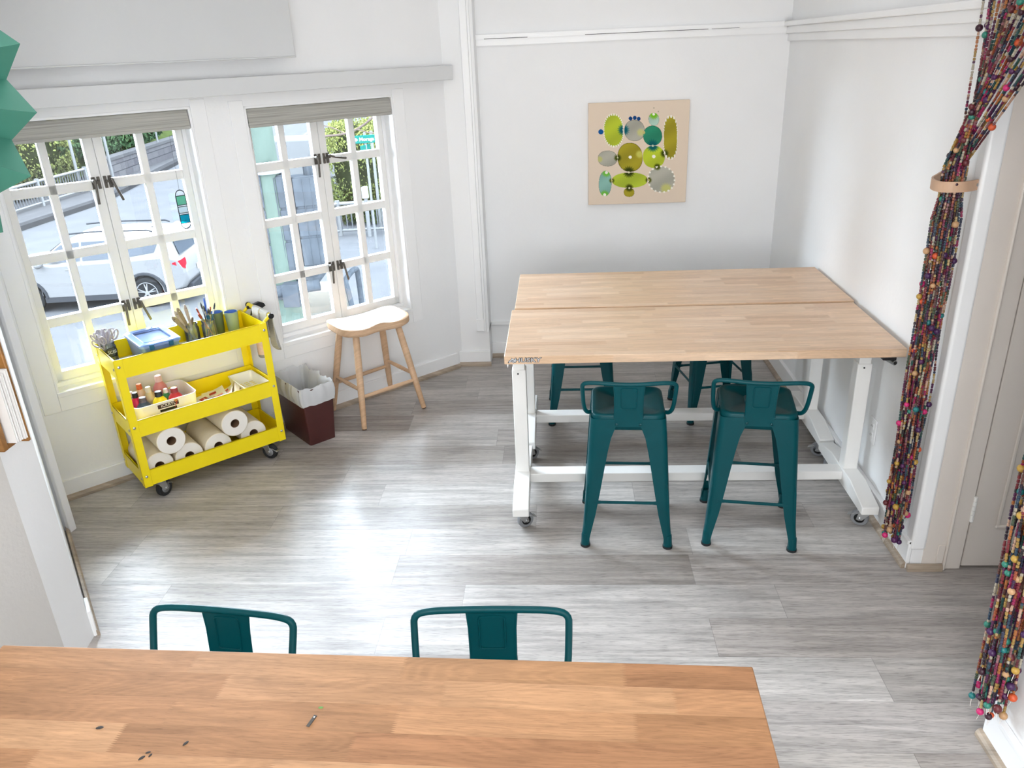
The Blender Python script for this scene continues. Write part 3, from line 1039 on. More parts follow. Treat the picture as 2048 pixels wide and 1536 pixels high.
stool0 = make_stool('')
spots = [(0.502, 0.075, R(-2.8), 'teal metal stool at the badged table, seat square-on, beside the white leg post'),
         (1.031, 0.064, R(-8.4), 'teal metal stool turned slightly at the badged table, beside the bead curtain wall'),
         (0.345, 1.262, R(180), 'teal metal stool beyond the tables near the conduit column, only its legs showing'),
         (1.085, 1.277, R(190.5), 'teal metal stool turned askew beyond the tables near the back wall, only its legs showing'),
         (-0.616, -1.603, R(173.1), 'dark teal stool whose tilted backrest shows behind the window end of the honey table'),
         (0.055, -1.598, R(180.6), 'dark teal stool whose level backrest shows behind the middle of the honey table')]
for i, (x, y, a, lab) in enumerate(spots):
    s = stool0 if i == 0 else copy_tree(stool0)
    s.location = (x, y, 0)
    s.rotation_euler = (0, 0, a)
    s['label'] = lab


# ------------------------------------------------------------------ wooden saddle stool
def saddle_stool():
    c = bay(1.665, 0.205, 0)
    o = thing('wooden_stool', 'pale wooden saddle-seat stool with four splayed legs under the window', 'stool', tuple(c), BAY_A)
    zt = 0.585
    nx, ny = 28, 20
    hx, hy = 0.218, 0.165

    def outline(a):
        ca, sa = math.cos(a), math.sin(a)
        p = 4.2
        r_ = (abs(ca / hx) ** p + abs(sa / hy) ** p) ** (-1 / p)
        x, y = r_ * ca, r_ * sa
        if y < 0:
            y += 0.020 * math.exp(-(x / 0.08) ** 2) * 0.4
        return x, y

    def top(x, y):
        u, v = x / hx, y / hy
        dip = 0.031 * (1 - min(1, (abs(u)) ** 2.0)) * (1 - 0.30 * max(0, -v)) - 0.006
        pom = 0.026 * math.exp(-(u / 0.30) ** 2) * max(0, -v) ** 2
        return zt - dip + pom
    n = 56
    fr = [0.0, 0.25, 0.5, 0.72, 0.88, 0.97, 1.0]
    rings = []
    for f in fr[1:]:
        rg = []
        for k in range(n):
            x, y = outline(2 * PI * k / n)
            x, y = x * f, y * f
            rg.append(Vector((x, y, top(x, y) - (0.004 if f == 1.0 else 0))))
        rings.append(rg)
    rings.reverse()
    low = []
    for f, dz in ((1.005, 0.022), (0.985, 0.036), (0.95, 0.042)):
        rg = []
        for k in range(n):
            x, y = outline(2 * PI * k / n)
            z = top(x, y) - dz
            rg.append(Vector((x * f, y * f, min(z, zt - 0.012 - dz * 0.8))))
        low.append(rg)
    low.reverse()
    allr = low + rings
    b = MB().loft(allr, cap=False)
    b.add(allr[0], [tuple(range(n))[::-1]])
    cpt = Vector((0, 0, top(0, 0)))
    b.add(allr[-1] + [cpt], [(i, (i + 1) % n, n) for i in range(n)])
    st = b.build('seat', BEECH, o, angle=0.8)
    st.rotation_euler = (0, 0, R(-4))
    feet = [(-0.222, -0.185), (0.185, -0.185), (0.222, 0.223), (-0.204, 0.171)]
    feet = [(-0.21, -0.187), (0.205, -0.187), (0.212, 0.195), (-0.206, 0.183)]
    tops = [(-0.135, -0.085), (0.135, -0.085), (0.135, 0.09), (-0.135, 0.09)]
    zs = (0.185, 0.225)
    at = lambda k, z: Vector((feet[k][0] + (tops[k][0] - feet[k][0]) * z / 0.555, feet[k][1] + (tops[k][1] - feet[k][1]) * z / 0.555, z))
    for k in range(4):
        lg = MB().tube([at(k, z) for z in (0.006, 0.15, 0.35, 0.552)], [0.0145, 0.018, 0.020, 0.0185], n=16).build('leg', BEECH, o)
        MB().cyl(at(k, 0.0), at(k, 0.006), 0.0125, n=12).build('felt_pad', mat('brown_felt', rgb(92, 66, 46), 0.9), lg)
    for k in range(4):
        z = zs[k % 2]
        p, q = at(k, z), at((k + 1) % 4, z)
        MB().tube([p, p * 0.5 + q * 0.5, q], [0.0095, 0.0125, 0.0095], n=12).build('stretcher', BEECH, o)
    MB().box(-0.15, 0.15, -0.10, 0.105, 0.525, 0.549).build('seat_frame', BEECH, o, bevel=0.004)


saddle_stool()


# ------------------------------------------------------------------ waste bin with liner
def waste_bin():
    o = thing('waste_bin', 'dark brown slim waste bin with a white plastic liner, beside the yellow cart', 'bin', tuple(bay(1.213, 0.197, 0)), BAY_A)
    BR = mat('dark_brown_leatherette', rgb(74, 34, 32), 0.42, vary=0.15, vscale=8, bump=0.15, bscale=120)
    def rg(hx, hy, z, r_=0.012):
        return [Vector((x, y, z)) for x, y in rrect(hx, hy, r_, 4)]
    H = 0.335
    b = MB().loft([rg(0.078, 0.158, 0), rg(0.096, 0.180, H), rg(0.092, 0.176, H), rg(0.075, 0.155, 0.012)], cap=True)
    b.build('bin_body', BR, o, bevel=0.002)
    LN = clear('liner_plastic', (0.92, 0.93, 0.95, 1), 0.06, body=0.66, bodycol=rgb(236, 238, 240), rough=0.3)
    random.seed(3)
    base = rrect(0.094, 0.178, 0.014, 8)
    # dense outline for folds
    pts = []
    for (x0, y0), (x1, y1) in zip(base, base[1:] + base[:1]):
        m = max(1, int(math.hypot(x1 - x0, y1 - y0) / 0.008))
        for k in range(m):
            pts.append((x0 + (x1 - x0) * k / m, y0 + (y1 - y0) * k / m))
    n = len(pts)
    ph = [random.uniform(0, 6) for _ in range(6)]

    def wave(i, amp, s):
        t = 2 * PI * i / n
        return amp * (math.sin(9 * t + ph[s]) + 0.6 * math.sin(17 * t + ph[s + 1]) + 0.5 * math.sin(31 * t + ph[s + 2])) / 2

    def ring(dz, off, a, s):
        out = []
        for i, (x, y) in enumerate(pts):
            L = math.hypot(x / 0.094, y / 0.178)
            d = Vector((x / 0.094 ** 2, y / 0.178 ** 2, 0)).normalized()
            w = wave(i, a, s)
            out.append(Vector((x, y, dz + w * 0.9)) + d * (off + w * 0.7))
        return out
    rings = [ring(H - 0.092, 0.006, 0.006, 0), ring(H - 0.07, 0.010, 0.009, 1), ring(H - 0.04, 0.014, 0.012, 2), ring(H - 0.01, 0.011, 0.010, 2), ring(H + 0.012, 0.004, 0.012, 2), ring(H + 0.004, -0.006, 0.010, 3),
             ring(H - 0.05, -0.020, 0.016, 1), ring(H - 0.14, -0.030, 0.018, 0), ring(H - 0.24, -0.032, 0.012, 2)]
    for k, sc in ((-3, 1.0), (-2, 0.96), (-1, 0.90)):
        for p in rings[k]:
            p.x *= sc
            p.y *= sc
    b = MB().loft(rings, cap=False)
    b.add(rings[-1], [tuple(range(n))])
    b.build('bag_liner', LN, o, angle=1.2)


waste_bin()

# ------------------------------------------------------------------ yellow utility cart
CU, CV_, CW, CD = 0.268, 0.355, 0.735, 0.318     # cart corner in bay coordinates, width, depth


def cart():
    o = thing('utility_cart', 'bright yellow three-tier metal cart on black casters under the window', 'cart', tuple(bay(CU, CV_, 0)), BAY_A)
    for z0, z1, nm in ((0.66, 0.752, 'top'), (0.356, 0.440, 'mid'), (0.096, 0.178, 'low')):
        t = 0.003
        b = MB()
        b.box(0.004, CW - 0.004, 0.004, CD - 0.004, z0, z0 + t)
        b.box(0.002, CW - 0.002, 0.002, 0.002 + t, z0, z1)
        b.box(0.002, CW - 0.002, CD - 0.002 - t, CD - 0.002, z0, z1)
        b.box(0.002, 0.002 + t, 0.002, CD - 0.002, z0, z1)
        b.box(CW - 0.002 - t, CW - 0.002, 0.002, CD - 0.002, z0, z1)
        b.box(0.002, CW - 0.002, 0.002, 0.009, z1 - t, z1)
        b.box(0.002, CW - 0.002, CD - 0.009, CD - 0.002, z1 - t, z1)
        b.box(0.002, 0.009, 0.002, CD - 0.002, z1 - t, z1)
        b.box(CW - 0.009, CW - 0.002, 0.002, CD - 0.002, z1 - t, z1)
        tr = b.build('tray', YELLOW, o, smooth=False)
        for x in (0.018, CW - 0.018):
            for zz in ((z0 + z1) / 2 + 0.012,):
                MB().lathe([(0.0065, 0), (0.0065, 0.002), (0.003, 0.004)], 12, c=(x, -0.0005, zz), M=Matrix.Rotation(PI / 2, 3, 'X')).build('bolt', STEEL, tr)
        for y in (0.02, CD - 0.02):
            MB().lathe([(0.0065, 0), (0.0065, 0.002), (0.003, 0.004)], 12, c=(-0.0005, y, (z0 + z1) / 2), M=Matrix.Rotation(-PI / 2, 3, 'Y')).build('bolt', STEEL, tr)
    for sx, sy in ((0, 0), (1, 0), (1, 1), (0, 1)):
        x0, dx = (0, 1) if sx == 0 else (CW, -1)
        y0, dy = (0, 1) if sy == 0 else (CD, -1)
        b = MB()
        w, t = 0.038, 0.003
        za, zb = 0.092, 0.754
        b.box(min(x0, x0 + dx * w), max(x0, x0 + dx * w), min(y0, y0 + dy * t), max(y0, y0 + dy * t), za, zb)
        b.box(min(x0, x0 + dx * t), max(x0, x0 + dx * t), min(y0, y0 + dy * w), max(y0, y0 + dy * w), za, zb)
        b.build('leg', YELLOW, o, bevel=0.0012)
    for x, y, a in ((0.076, 0.035, 0.5), (0.640, 0.045, -1.0), (0.640, 0.285, 2.4), (0.076, 0.285, 2.0)):
        caster(o, x, y, 0.043, RUBBER, ang=a, top=0.097, w=0.026)
    hx, hz = CW + 0.043, 0.772
    b = MB().cyl((hx, 0.030, hz), (hx, 0.315, hz), 0.0125, n=16)
    for y in (0.045, 0.300):
        b.tube([(CW - 0.004, y + 0.003, 0.735), (CW + 0.012, y, 0.748), (hx, y, hz)], [0.008, 0.008, 0.009], n=10)
    h = b.build('handle', YELLOW, o)
    for y0, y1 in ((0.026, 0.036), (0.309, 0.319)):
        MB().cyl((hx, y0, hz), (hx, y1, hz), 0.0145, n=16).build('handle_cap', BLACK, h)
    return o


cart()
TT1, TT2, TT3 = 0.663, 0.359, 0.099      # tray floors


def jar(label, u, v, r=0.038, h=0.108, z=TT1):
    o = thing('glass_jar', label, 'jar', tuple(bay(u, v, z + 0.0005)), BAY_A)
    pr = [(0.002, 0.0), (r * 0.92, 0.0), (r, 0.006), (r, h * 0.78), (r * 0.9, h * 0.86), (r * 0.88, h * 0.9), (r * 0.93, h * 0.92), (r * 0.93, h),
          (r * 0.86, h), (r * 0.84, h * 0.86), (r * 0.94, h * 0.76), (r * 0.94, 0.008), (0.002, 0.006)]
    MB().lathe(pr, 28, cap=False).build('jar_body', JAR, o, angle=1.0)
    return o


# scissors jar
SJ = (0.311, 0.105)
j = jar('glass jar with a black oval lettered tag, full of white-handled scissors', *SJ, r=0.037, h=0.108)
pl = [(0.036 * math.cos(2 * PI * k / 28) * (1 + 0.06 * math.cos(6 * 2 * PI * k / 28)), 0.024 * math.sin(2 * PI * k / 28) * (1 + 0.06 * math.cos(6 * 2 * PI * k / 28))) for k in range(28)]
aa = R(16)


def bend(a, c, rr):
    th = a / rr - PI / 2 + aa
    return Vector((rr * math.cos(th), rr * math.sin(th), 0.064 + c))


b = MB().loft([[bend(a, c, 0.0376) for a, c in pl], [bend(a, c, 0.0386) for a, c in pl]])
g = b.build('name_tag', BLACK, j)
q = text_mb('SCISS', 0.021, 0.0003)
for p in q.v:
    p.x *= 0.95
    w = bend(p.x, p.y, 0.0390 + p.z)
    p.x, p.y, p.z = w
q.build('tag_lettering', WHITEP, g, smooth=False)

SCH = mat('white_scissor_handle', rgb(186, 180, 188), 0.4, vary=0.25, vscale=300)
for i, (az, tilt, rad) in enumerate(((200, 22, 0.014), (230, 30, 0.018), (160, 16, 0.012), (95, 10, 0.010), (30, 14, 0.014), (300, 8, 0.010), (350, 18, 0.016))):
    d = Vector((math.cos(R(az)), math.sin(R(az)), 0))
    base = bay(SJ[0], SJ[1], TT1 + 0.010) + (Matrix.Rotation(BAY_A, 3, 'Z') @ (d * -0.010))
    q = Vector((0, 0, 1)).rotation_difference((Matrix.Rotation(BAY_A, 3, 'Z') @ (d * math.sin(R(tilt)))) + Vector((0, 0, math.cos(R(tilt)))))
    o = thing('scissors', 'white-handled scissors standing handles-up in the tagged glass jar on the cart', 'scissors', tuple(base), group='scissors in the tagged jar')
    o.rotation_mode = 'QUATERNION'
    o.rotation_quaternion = q @ Matrix.Rotation(R(az * 1.7), 3, 'Z').to_quaternion()
    b = MB()
    for s in (-1, 1):
        b.loft([[Vector((s * 0.002 + w, t, z)) for w, t in ((-0.004 * f, -0.001), (0.004 * f, -0.001), (0.004 * f, 0.001), (-0.004 * f, 0.001))] for z, f in ((0.0, 0.25), (0.08, 1.0), (0.092, 0.9))])
    b.build('blade', STEEL, o, smooth=False)
    for s in (-1, 1):
        lp = [Vector((s * (0.016 + 0.013 * math.cos(t)), s * 0.002, 0.137 + 0.024 * math.sin(t) + 0.004 * math.cos(t))) for t in [2 * PI * k / 18 for k in range(18)]]
        b = MB().tube(lp, 0.0036, n=7, closed=True)
        b.tube([(s * 0.002, s * 0.002, 0.082), (s * 0.006, s * 0.002, 0.10), (s * 0.012, s * 0.002, 0.115)], [0.0045, 0.0045, 0.004], n=7)
        b.build('handle', SCH, o)

# blue lidded box
BLUE = clear('blue_box_plastic', rgb(176, 200, 238), 0.06, body=0.45, bodycol=rgb(150, 178, 226), rough=0.15)
LIDB = clear('blue_lid_plastic', rgb(190, 208, 240), 0.06, body=0.65, bodycol=rgb(160, 184, 230), rough=0.15)
o = thing('storage_box', 'translucent blue plastic box with a clip-down lid on the top tray', 'box', tuple(bay(0.497, 0.185, TT1 + 0.0015)), BAY_A)


def rr3(hx, hy, z, r_=0.018):
    return [Vector((x, y, z)) for x, y in rrect(hx, hy, r_, 5)]


MB().loft([rr3(0.080, 0.120, 0.0), rr3(0.088, 0.130, 0.098), rr3(0.0855, 0.1275, 0.098), rr3(0.0775, 0.1175, 0.003)], cap=True).build('box_body', BLUE, o)
MB().loft([rr3(0.094, 0.137, 0.098), rr3(0.094, 0.137, 0.110), rr3(0.089, 0.132, 0.114), rr3(0.068, 0.100, 0.114), rr3(0.064, 0.096, 0.109), rr3(0.064, 0.096, 0.106), rr3(0.094, 0.137, 0.104)]).build('box_lid', LIDB, o)
b = MB().tube([v + Vector((0, 0, 0.001)) for v in rr3(0.0655, 0.098, 0.113)], 0.0014, n=6, closed=True)
b.tube([v for v in rr3(0.0935, 0.1365, 0.110)], 0.002, n=6, closed=True)
b.build('lid_rim', mat('blue_rim', rgb(104, 146, 214), 0.35), o)
for x in (-0.045, 0.045):
    MB().box(x - 0.011, x + 0.011, -0.142, -0.135, 0.086, 0.110).build('clip', mat('teal_clip', rgb(28, 92, 120), 0.4), o, bevel=0.002)
MB().box(-0.06, 0.06, 0.135, 0.144, 0.09, 0.112).build('clip', mat('blue_clip', rgb(120, 154, 214), 0.4), o, bevel=0.002)

# sheets of paper under everything on the top tray
for lab, u, v, w, d, a in (('white sheet of paper on the top tray beneath the blue box', 0.462, 0.19, 0.22, 0.27, 2), ('white sheet of paper on the top tray between the blue box and the jars', 0.71, 0.19, 0.24, 0.26, -4)):
    MB_ = MB().box(-w / 2, w / 2, -d / 2, d / 2, 0, 0.0012)
    tag(MB_.build('paper_sheet', PAPER, loc=tuple(bay(u, v, TT1 + 0.0002)), rz=BAY_A + R(a), smooth=False), lab, 'paper', 'sheets lining the top tray')
MB_ = MB().box(-0.11, 0.11, -0.016, 0.016, 0, 0.012)
tag(MB_.build('white_strip', WHITEP, loc=tuple(bay(0.70, 0.215, TT1 + 0.0018)), rz=BAY_A + R(-62), bevel=0.002), 'white plastic strip lying across the paper beside the blue box', 'strip')
MB_ = MB().box(-0.075, 0.075, -0.008, 0.008, 0, 0.004)
tag(MB_.build('craft_stick', mat('brown_stick', rgb(150, 120, 92), 0.6), loc=tuple(bay(0.372, 0.205, TT1 + 0.002)), rz=BAY_A + R(-55), bevel=0.002), 'flat brown wooden stick lying by the scissors jar', 'stick')

# jar of palette knives
KJ = (0.712, 0.100)
jar('clear glass jar holding grey-brown wooden tools with holes in their handles', *KJ, r=0.036, h=0.100)
TOOLW = mat('weathered_tool_wood', rgb(142, 128, 104), 0.6, vary=0.25, vscale=60)
TOOLW2 = mat('pale_tool_wood', rgb(180, 168, 158), 0.6, vary=0.2, vscale=60)
for i, (az, tilt, m, lab) in enumerate(((195, 34, TOOLW, 'grey-brown palette knife leaning lowest out of the glass jar'), (180, 24, TOOLW2, 'pale palette knife half hidden behind the others in the glass jar'),
                                        (200, 20, TOOLW, 'tall grey-brown palette knife with a round hole near its tip'), (150, 6, TOOLW2, 'pale palette knife standing almost upright in the glass jar'),
                                        (20, 18, TOOLW, 'short brown tool leaning toward the paint brushes'))):
    d = Vector((math.cos(R(az)), math.sin(R(az)), 0))
    Rz = Matrix.Rotation(BAY_A, 3, 'Z')
    base = bay(KJ[0], KJ[1], TT1 + 0.010) + Rz @ (d * -0.012 + Vector((0, (i - 2) * 0.007, 0)))
    o = thing('palette_knife', lab, 'tool', tuple(base))
    o.rotation_mode = 'QUATERNION'
    o.rotation_quaternion = Vector((0, 0, 1)).rotation_difference(Rz @ (d * math.sin(R(tilt))) + Vector((0, 0, math.cos(R(tilt))))) @ Matrix.Rotation(BAY_A + R(10 * i), 3, 'Z').to_quaternion()
    L = 0.12 if i == 4 else 0.19 + 0.012 * (i == 2)
    prof = [(0.30, 0.004), (0.36, 0.0075), (0.6, 0.009), (0.85, 0.012), (0.95, 0.009), (1.0, 0.002)]
    b = MB().loft([[Vector((w * math.cos(t), 0.0035 * math.sin(t), f * L)) for t in [2 * PI * k / 14 for k in range(14)]] for f, w in prof])
    b.build('knife_handle', m, o)
    MB().cyl((0, -0.0045, 0.90 * L), (0, 0.0045, 0.90 * L), 0.0022, n=10).build('hanging_hole', PAPER if i == 2 else BLACK, o)
    MB().box(-0.005, 0.005, -0.0008, 0.0008, 0, 0.31 * L).build('knife_blade', STEEL, o)

# jar of brushes
BJ = (0.790, 0.135)
jar('clear glass jar crowded with paint brushes on the top tray', *BJ, r=0.036, h=0.108)
ORG = mat('orange_brush_handle', rgb(226, 150, 62), 0.4)
RED = mat('red_brown_bristle', rgb(160, 70, 40), 0.7)
DKB = mat('dark_brush_handle', rgb(46, 56, 66), 0.4)
BLU = mat('blue_brush_handle', rgb(38, 88, 196), 0.4)
TLB = mat('teal_brush_handle', rgb(26, 84, 110), 0.4)
br = [(205, 26, ORG, RED, .165, 'flat'), (190, 17, ORG, RED, .18, 'flat'), (230, 12, DKB, DKB, .19, 'round'), (60, 3, BLU, BLU, .215, 'round'), (120, 8, DKB, DKB, .195, 'round'), (330, 9, ORG, DKB, .155, 'round'),
      (10, 16, ORG, RED, .165, 'flat'), (20, 24, TLB, DKB, .19, 'round'), (250, 20, TLB, TLB, .14, 'flat'), (300, 14, TLB, DKB, .17, 'round'), (160, 22, ORG, RED, .15, 'flat')]
for i, (az, tilt, m1, m2, L, kind) in enumerate(br):
    d = Vector((math.cos(R(az)), math.sin(R(az)), 0))
    Rz = Matrix.Rotation(BAY_A, 3, 'Z')
    base = bay(BJ[0], BJ[1], TT1 + 0.009) + Rz @ (d * -0.013 + Vector((0.008 * math.cos(i * 2.4), 0.008 * math.sin(i * 2.4), 0)))
    nm = {ORG: 'orange-handled', DKB: 'dark-handled', BLU: 'bright blue', TLB: 'teal-handled'}[m1]
    lab = 'tall bright blue brush standing highest in the brush jar' if m1 is BLU else nm + ' paint brush standing in the crowded glass jar on the cart'
    o = thing('paint_brush', lab, 'brush', tuple(base), group=nm + ' brushes in the jar')
    o.rotation_mode = 'QUATERNION'
    o.rotation_quaternion = Vector((0, 0, 1)).rotation_difference(Rz @ (d * math.sin(R(tilt))) + Vector((0, 0, math.cos(R(tilt))))) @ Matrix.Rotation(R(35 * i), 3, 'Z').to_quaternion()
    MB().tube([(0, 0, 0), (0, 0, L * 0.5), (0, 0, L * 0.72)], [0.0018, 0.004, 0.0032], n=8).build('handle', m1, o)
    fw = 2.0 if kind == 'flat' else 1.0
    MB().tube([(0, 0, L * 0.70), (0, 0, L * 0.84)], [0.0033, 0.0042], n=10, flat=fw).build('ferrule', STEEL if m1 is not BLU else BLU, o)
    MB().tube([(0, 0, L * 0.83), (0, 0, L * 0.92), (0, 0, L)], [0.0042, 0.0046, 0.0015 if kind == 'round' else 0.0036], n=10, flat=fw).build('bristles', m2, o)

# two cups
CUP = mat('sage_cup', rgb(138, 160, 146), 0.45)
CUPD = mat('dark_olive_cup', rgb(96, 112, 84), 0.45)
CIN = mat('blue_cup_lining', rgb(92, 130, 200), 0.4)
for lab, u, v, m in (('dark olive tumbler partly hidden behind the brush jar', 0.862, 0.060, CUPD), ('sage green tumbler with a blue inside, in the corner of the top tray', 0.922, 0.110, CUP)):
    o = thing('tumbler', lab, 'cup', tuple(bay(u, v, TT1 + 0.0005)), BAY_A)
    MB().lathe([(0.002, 0.0), (0.026, 0.0), (0.028, 0.004), (0.0345, 0.115), (0.0335, 0.1165), (0.0325, 0.115)], 28, cap=False).build('cup_body', m, o)
    MB().lathe([(0.0325, 0.115), (0.0265, 0.006), (0.002, 0.005)], 28, cap=False).build('cup_lining', CIN, o)

# spray bottle hanging behind the handle
o = thing('spray_bottle', 'clear spray bottle with a black trigger head beside the cart handle', 'bottle', tuple(bay(1.078, 0.068, 0.475)), BAY_A + R(8))
SB = clear('bottle_plastic', (0.95, 0.95, 0.95, 1), 0.06, body=0.35, bodycol=rgb(235, 232, 230), rough=0.1)
MB().lathe([(0.003, 0.0), (0.030, 0.0), (0.033, 0.006), (0.033, 0.15), (0.028, 0.19), (0.015, 0.225), (0.013, 0.25), (0.001, 0.25)], 24).build('bottle_body', SB, o)
MB().lathe([(0.0335, 0.018), (0.0338, 0.02), (0.0338, 0.12), (0.0335, 0.122)], 24, cap=False).build('bottle_label', mat('pale_pink_label', rgb(236, 206, 192), 0.6, vary=0.1, vscale=60), o)
b = MB()
b.lathe([(0.001, 0.242), (0.0165, 0.242), (0.0165, 0.262), (0.012, 0.27), (0.001, 0.27)], 18)
prof = [(-0.045, 0.285), (-0.045, 0.300), (-0.02, 0.303), (0.02, 0.308), (0.042, 0.296), (0.050, 0.280), (0.030, 0.272), (0.013, 0.262), (-0.010, 0.262), (-0.014, 0.282)]
b.prism(prof, -0.011, 0.011, fn=lambda a, c, h: (a, h, c))
b.tube([(-0.022, 0, 0.284), (-0.030, 0, 0.268), (-0.040, 0, 0.246)], [0.006, 0.005, 0.004], n=8)
b.cyl((-0.045, 0, 0.2925), (-0.054, 0, 0.2925), 0.0085, n=12)
b.build('trigger_head', BLACK, o, bevel=0.003)

# grey cloth folded over the handle
CL = stripe_mat('grey_waffle_cloth', rgb(150, 146, 134), rgb(196, 194, 186), 420)
HU, HZ = CU + CW + 0.043, 0.772


def cloth(lab, v0, v1, drop_a, drop_b, m, seed, spread):
    rnd = random.Random(seed)
    rr = 0.0155
    ny, nx = 26, 14
    vs, fs = [], []
    tot = drop_a + PI * rr + drop_b
    k1, k2 = rnd.uniform(0, 6), rnd.uniform(0, 6)
    for j in range(ny + 1):
        s = tot * j / ny
        for i in range(nx + 1):
            f = i / nx
            v = v0 + (v1 - v0) * f
            if s < drop_a:
                dn = drop_a - s
                x, z = -rr, -dn
                side = -1
            elif s < drop_a + PI * rr:
                th = PI - (s - drop_a) / rr
                x, z, dn, side = rr * math.cos(th), rr * math.sin(th), 0, 0
            else:
                dn = s - drop_a - PI * rr
                x, z, side = rr, -dn, 1
            t = dn / max(drop_a, drop_b)
            pinch = 1 - 0.30 * t + spread * t * t
            vv = (v0 + v1) / 2 + (v - (v0 + v1) / 2) * pinch + (0.02 * t if side > 0 else 0)
            x += side * (0.012 * t * math.sin(f * 7 + k1) + 0.010 * t + 0.004 * math.sin(f * 13 + k2) * t)
            if dn > 0 and t > 0.75:
                z += 0.05 * (abs(f - 0.5) * 2) ** 3 * (t - 0.75) / 0.25
            vs.append(Vector(bay(HU + x, vv, HZ + z)))
    for j in range(ny):
        for i in range(nx):
            k = j * (nx + 1) + i
            fs.append((k, k + 1, k + nx + 2, k + nx + 1))
    c0 = Vector(bay(HU, (v0 + v1) / 2, HZ - max(drop_a, drop_b)))
    b = MB()
    b.add([p - c0 for p in vs], fs)
    ob = b.build('cleaning_cloth', m, loc=tuple(c0), angle=1.5)
    md = ob.modifiers.new('sheet', 'SOLIDIFY')
    md.thickness = 0.004
    md.offset = 0
    return tag(ob, lab, 'cloth', 'cloths over the cart handle')


cloth('pale grey waffle cloth over the cart handle beside the spray bottle', 0.125, 0.205, 0.10, 0.15, stripe_mat('pale_waffle_cloth', rgb(190, 188, 184), rgb(216, 214, 212), 420), 1, 0.05)
cloth('grey-beige waffle cloth hanging longest from the front of the cart handle', 0.215, 0.300, 0.12, 0.205, CL, 5, 0.35)

# ------------------------------------------------------------------ middle tray
o = thing('paint_bin', 'white open plastic bin with dark printed lettering, full of paint bottles', 'bin', tuple(bay(0.474, 0.160, TT2 + 0.0005)), BAY_A)
hx, hy = 0.150, 0.120
rings = []
for f, z in ((0.94, 0.0), (1.0, 0.108), (1.012, 0.110), (0.985, 0.110), (0.925, 0.004)):
    rings.append([Vector((x * f, y * f, z)) for x, y in rrect(hx, hy, 0.035, 6)])
MB().loft(rings).build('bin_body', WHITEP, o)
INK = mat('dark_print', rgb(60, 40, 36), 0.6)
q = text_mb('ICKRYL', 0.021, 0.0002)
b = merge(MB().box(-0.048, 0.052, -0.0004, 0.0002, -0.011, 0.011), xform(q, Matrix.Translation((0.002, -0.001, 0)) @ Matrix.Rotation(PI / 2, 4, 'X')), 1)
b.add([(0.030, -0.0012, 0.02), (0.052, -0.0012, 0.022), (0.048, -0.0012, 0.006), (0.036, -0.0012, 0.002)], [(0, 3, 2, 1)], 2)
b.tube([(0.046, -0.0012, 0.004), (0.036, -0.0012, -0.012), (0.030, -0.0012, -0.022)], 0.0012, n=5, mi=3)
lb = b.build('printed_logo', [INK, PAPER, mat('amber_print', rgb(196, 130, 60), 0.6), mat('red_print', rgb(200, 50, 50), 0.6)], o, smooth=False)
lb.location = (0.000, -0.1196, 0.088)
lb.rotation_euler = (R(-4), 0, 0)
b = MB().box(-0.04, 0.04, -0.0004, 0.0002, -0.006, 0.006)
lb = b.build('black_bar', BLACK, o, smooth=False)
lb.location = (0.000, -0.1181, 0.064)
lb.rotation_euler = (R(-4), 0, 0)

PB = [('magenta paint bottle with a black cap in the white bin', 0.368, 0.148, (222, 30, 84), BLACK, 0.140, 0.028),
      ('dark slate-blue paint bottle with a streaked cap in the white bin', 0.383, 0.212, (58, 72, 92), mat('streaked_cap', rgb(90, 78, 80), 0.5, vary=0.6, vscale=90), 0.130, 0.035),
      ('yellow paint bottle with a black cap in the white bin', 0.459, 0.212, (240, 214, 20), BLACK, 0.138, 0.035),
      ('crimson paint bottle with a stained pour top in the white bin', 0.535, 0.212, (184, 44, 52), mat('crimson_cap', rgb(150, 40, 44), 0.5, vary=0.3, vscale=90), 0.134, 0.035),
      ('cream paint bottle with a cream cap in the white bin', 0.436, 0.136, (226, 208, 160), mat('cream_cap', rgb(230, 220, 190), 0.5), 0.146, 0.028),
      ('white bottle smeared with orange paint in the white bin', 0.412, 0.072, (238, 214, 190), mat('orange_smear_cap', rgb(240, 120, 60), 0.5, vary=0.4, vscale=70), 0.150, 0.027),
      ('tall dusky pink paint bottle at the rear of the white bin', 0.505, 0.086, (206, 130, 134), mat('pink_cap', rgb(224, 190, 190), 0.5), 0.172, 0.034),
      ('green paint bottle with a pale cap squeezed between others in the white bin', 0.510, 0.150, (60, 150, 96), WHITEP, 0.118, 0.022),
      ('pale grey-blue paint bottle at the window end of the white bin', 0.362, 0.092, (170, 196, 206), WHITEP, 0.128, 0.022)]
for lab, u, v, c, cm, h, r_ in PB:
    o = thing('paint_bottle', lab, 'bottle', tuple(bay(u, v, TT2 + 0.005)), BAY_A)
    MB().lathe([(0.002, 0), (r_ * 0.95, 0), (r_, 0.004), (r_, h * 0.56), (r_ * 0.92, h * 0.66), (r_ * 0.5, h * 0.80), (r_ * 0.42, h * 0.82), (r_ * 0.42, h * 0.84), (0.002, h * 0.84)], 22).build('bottle_body', mat('paint_%d_%d' % (c[0], c[2]), rgb(*c), 0.35), o)
    MB().lathe([(r_ * 0.5, h * 0.815), (r_ * 0.52, h * 0.82), (r_ * 0.47, h * 0.985), (r_ * 0.42, h), (0.002, h)], 18).build('bottle_cap', cm, o)

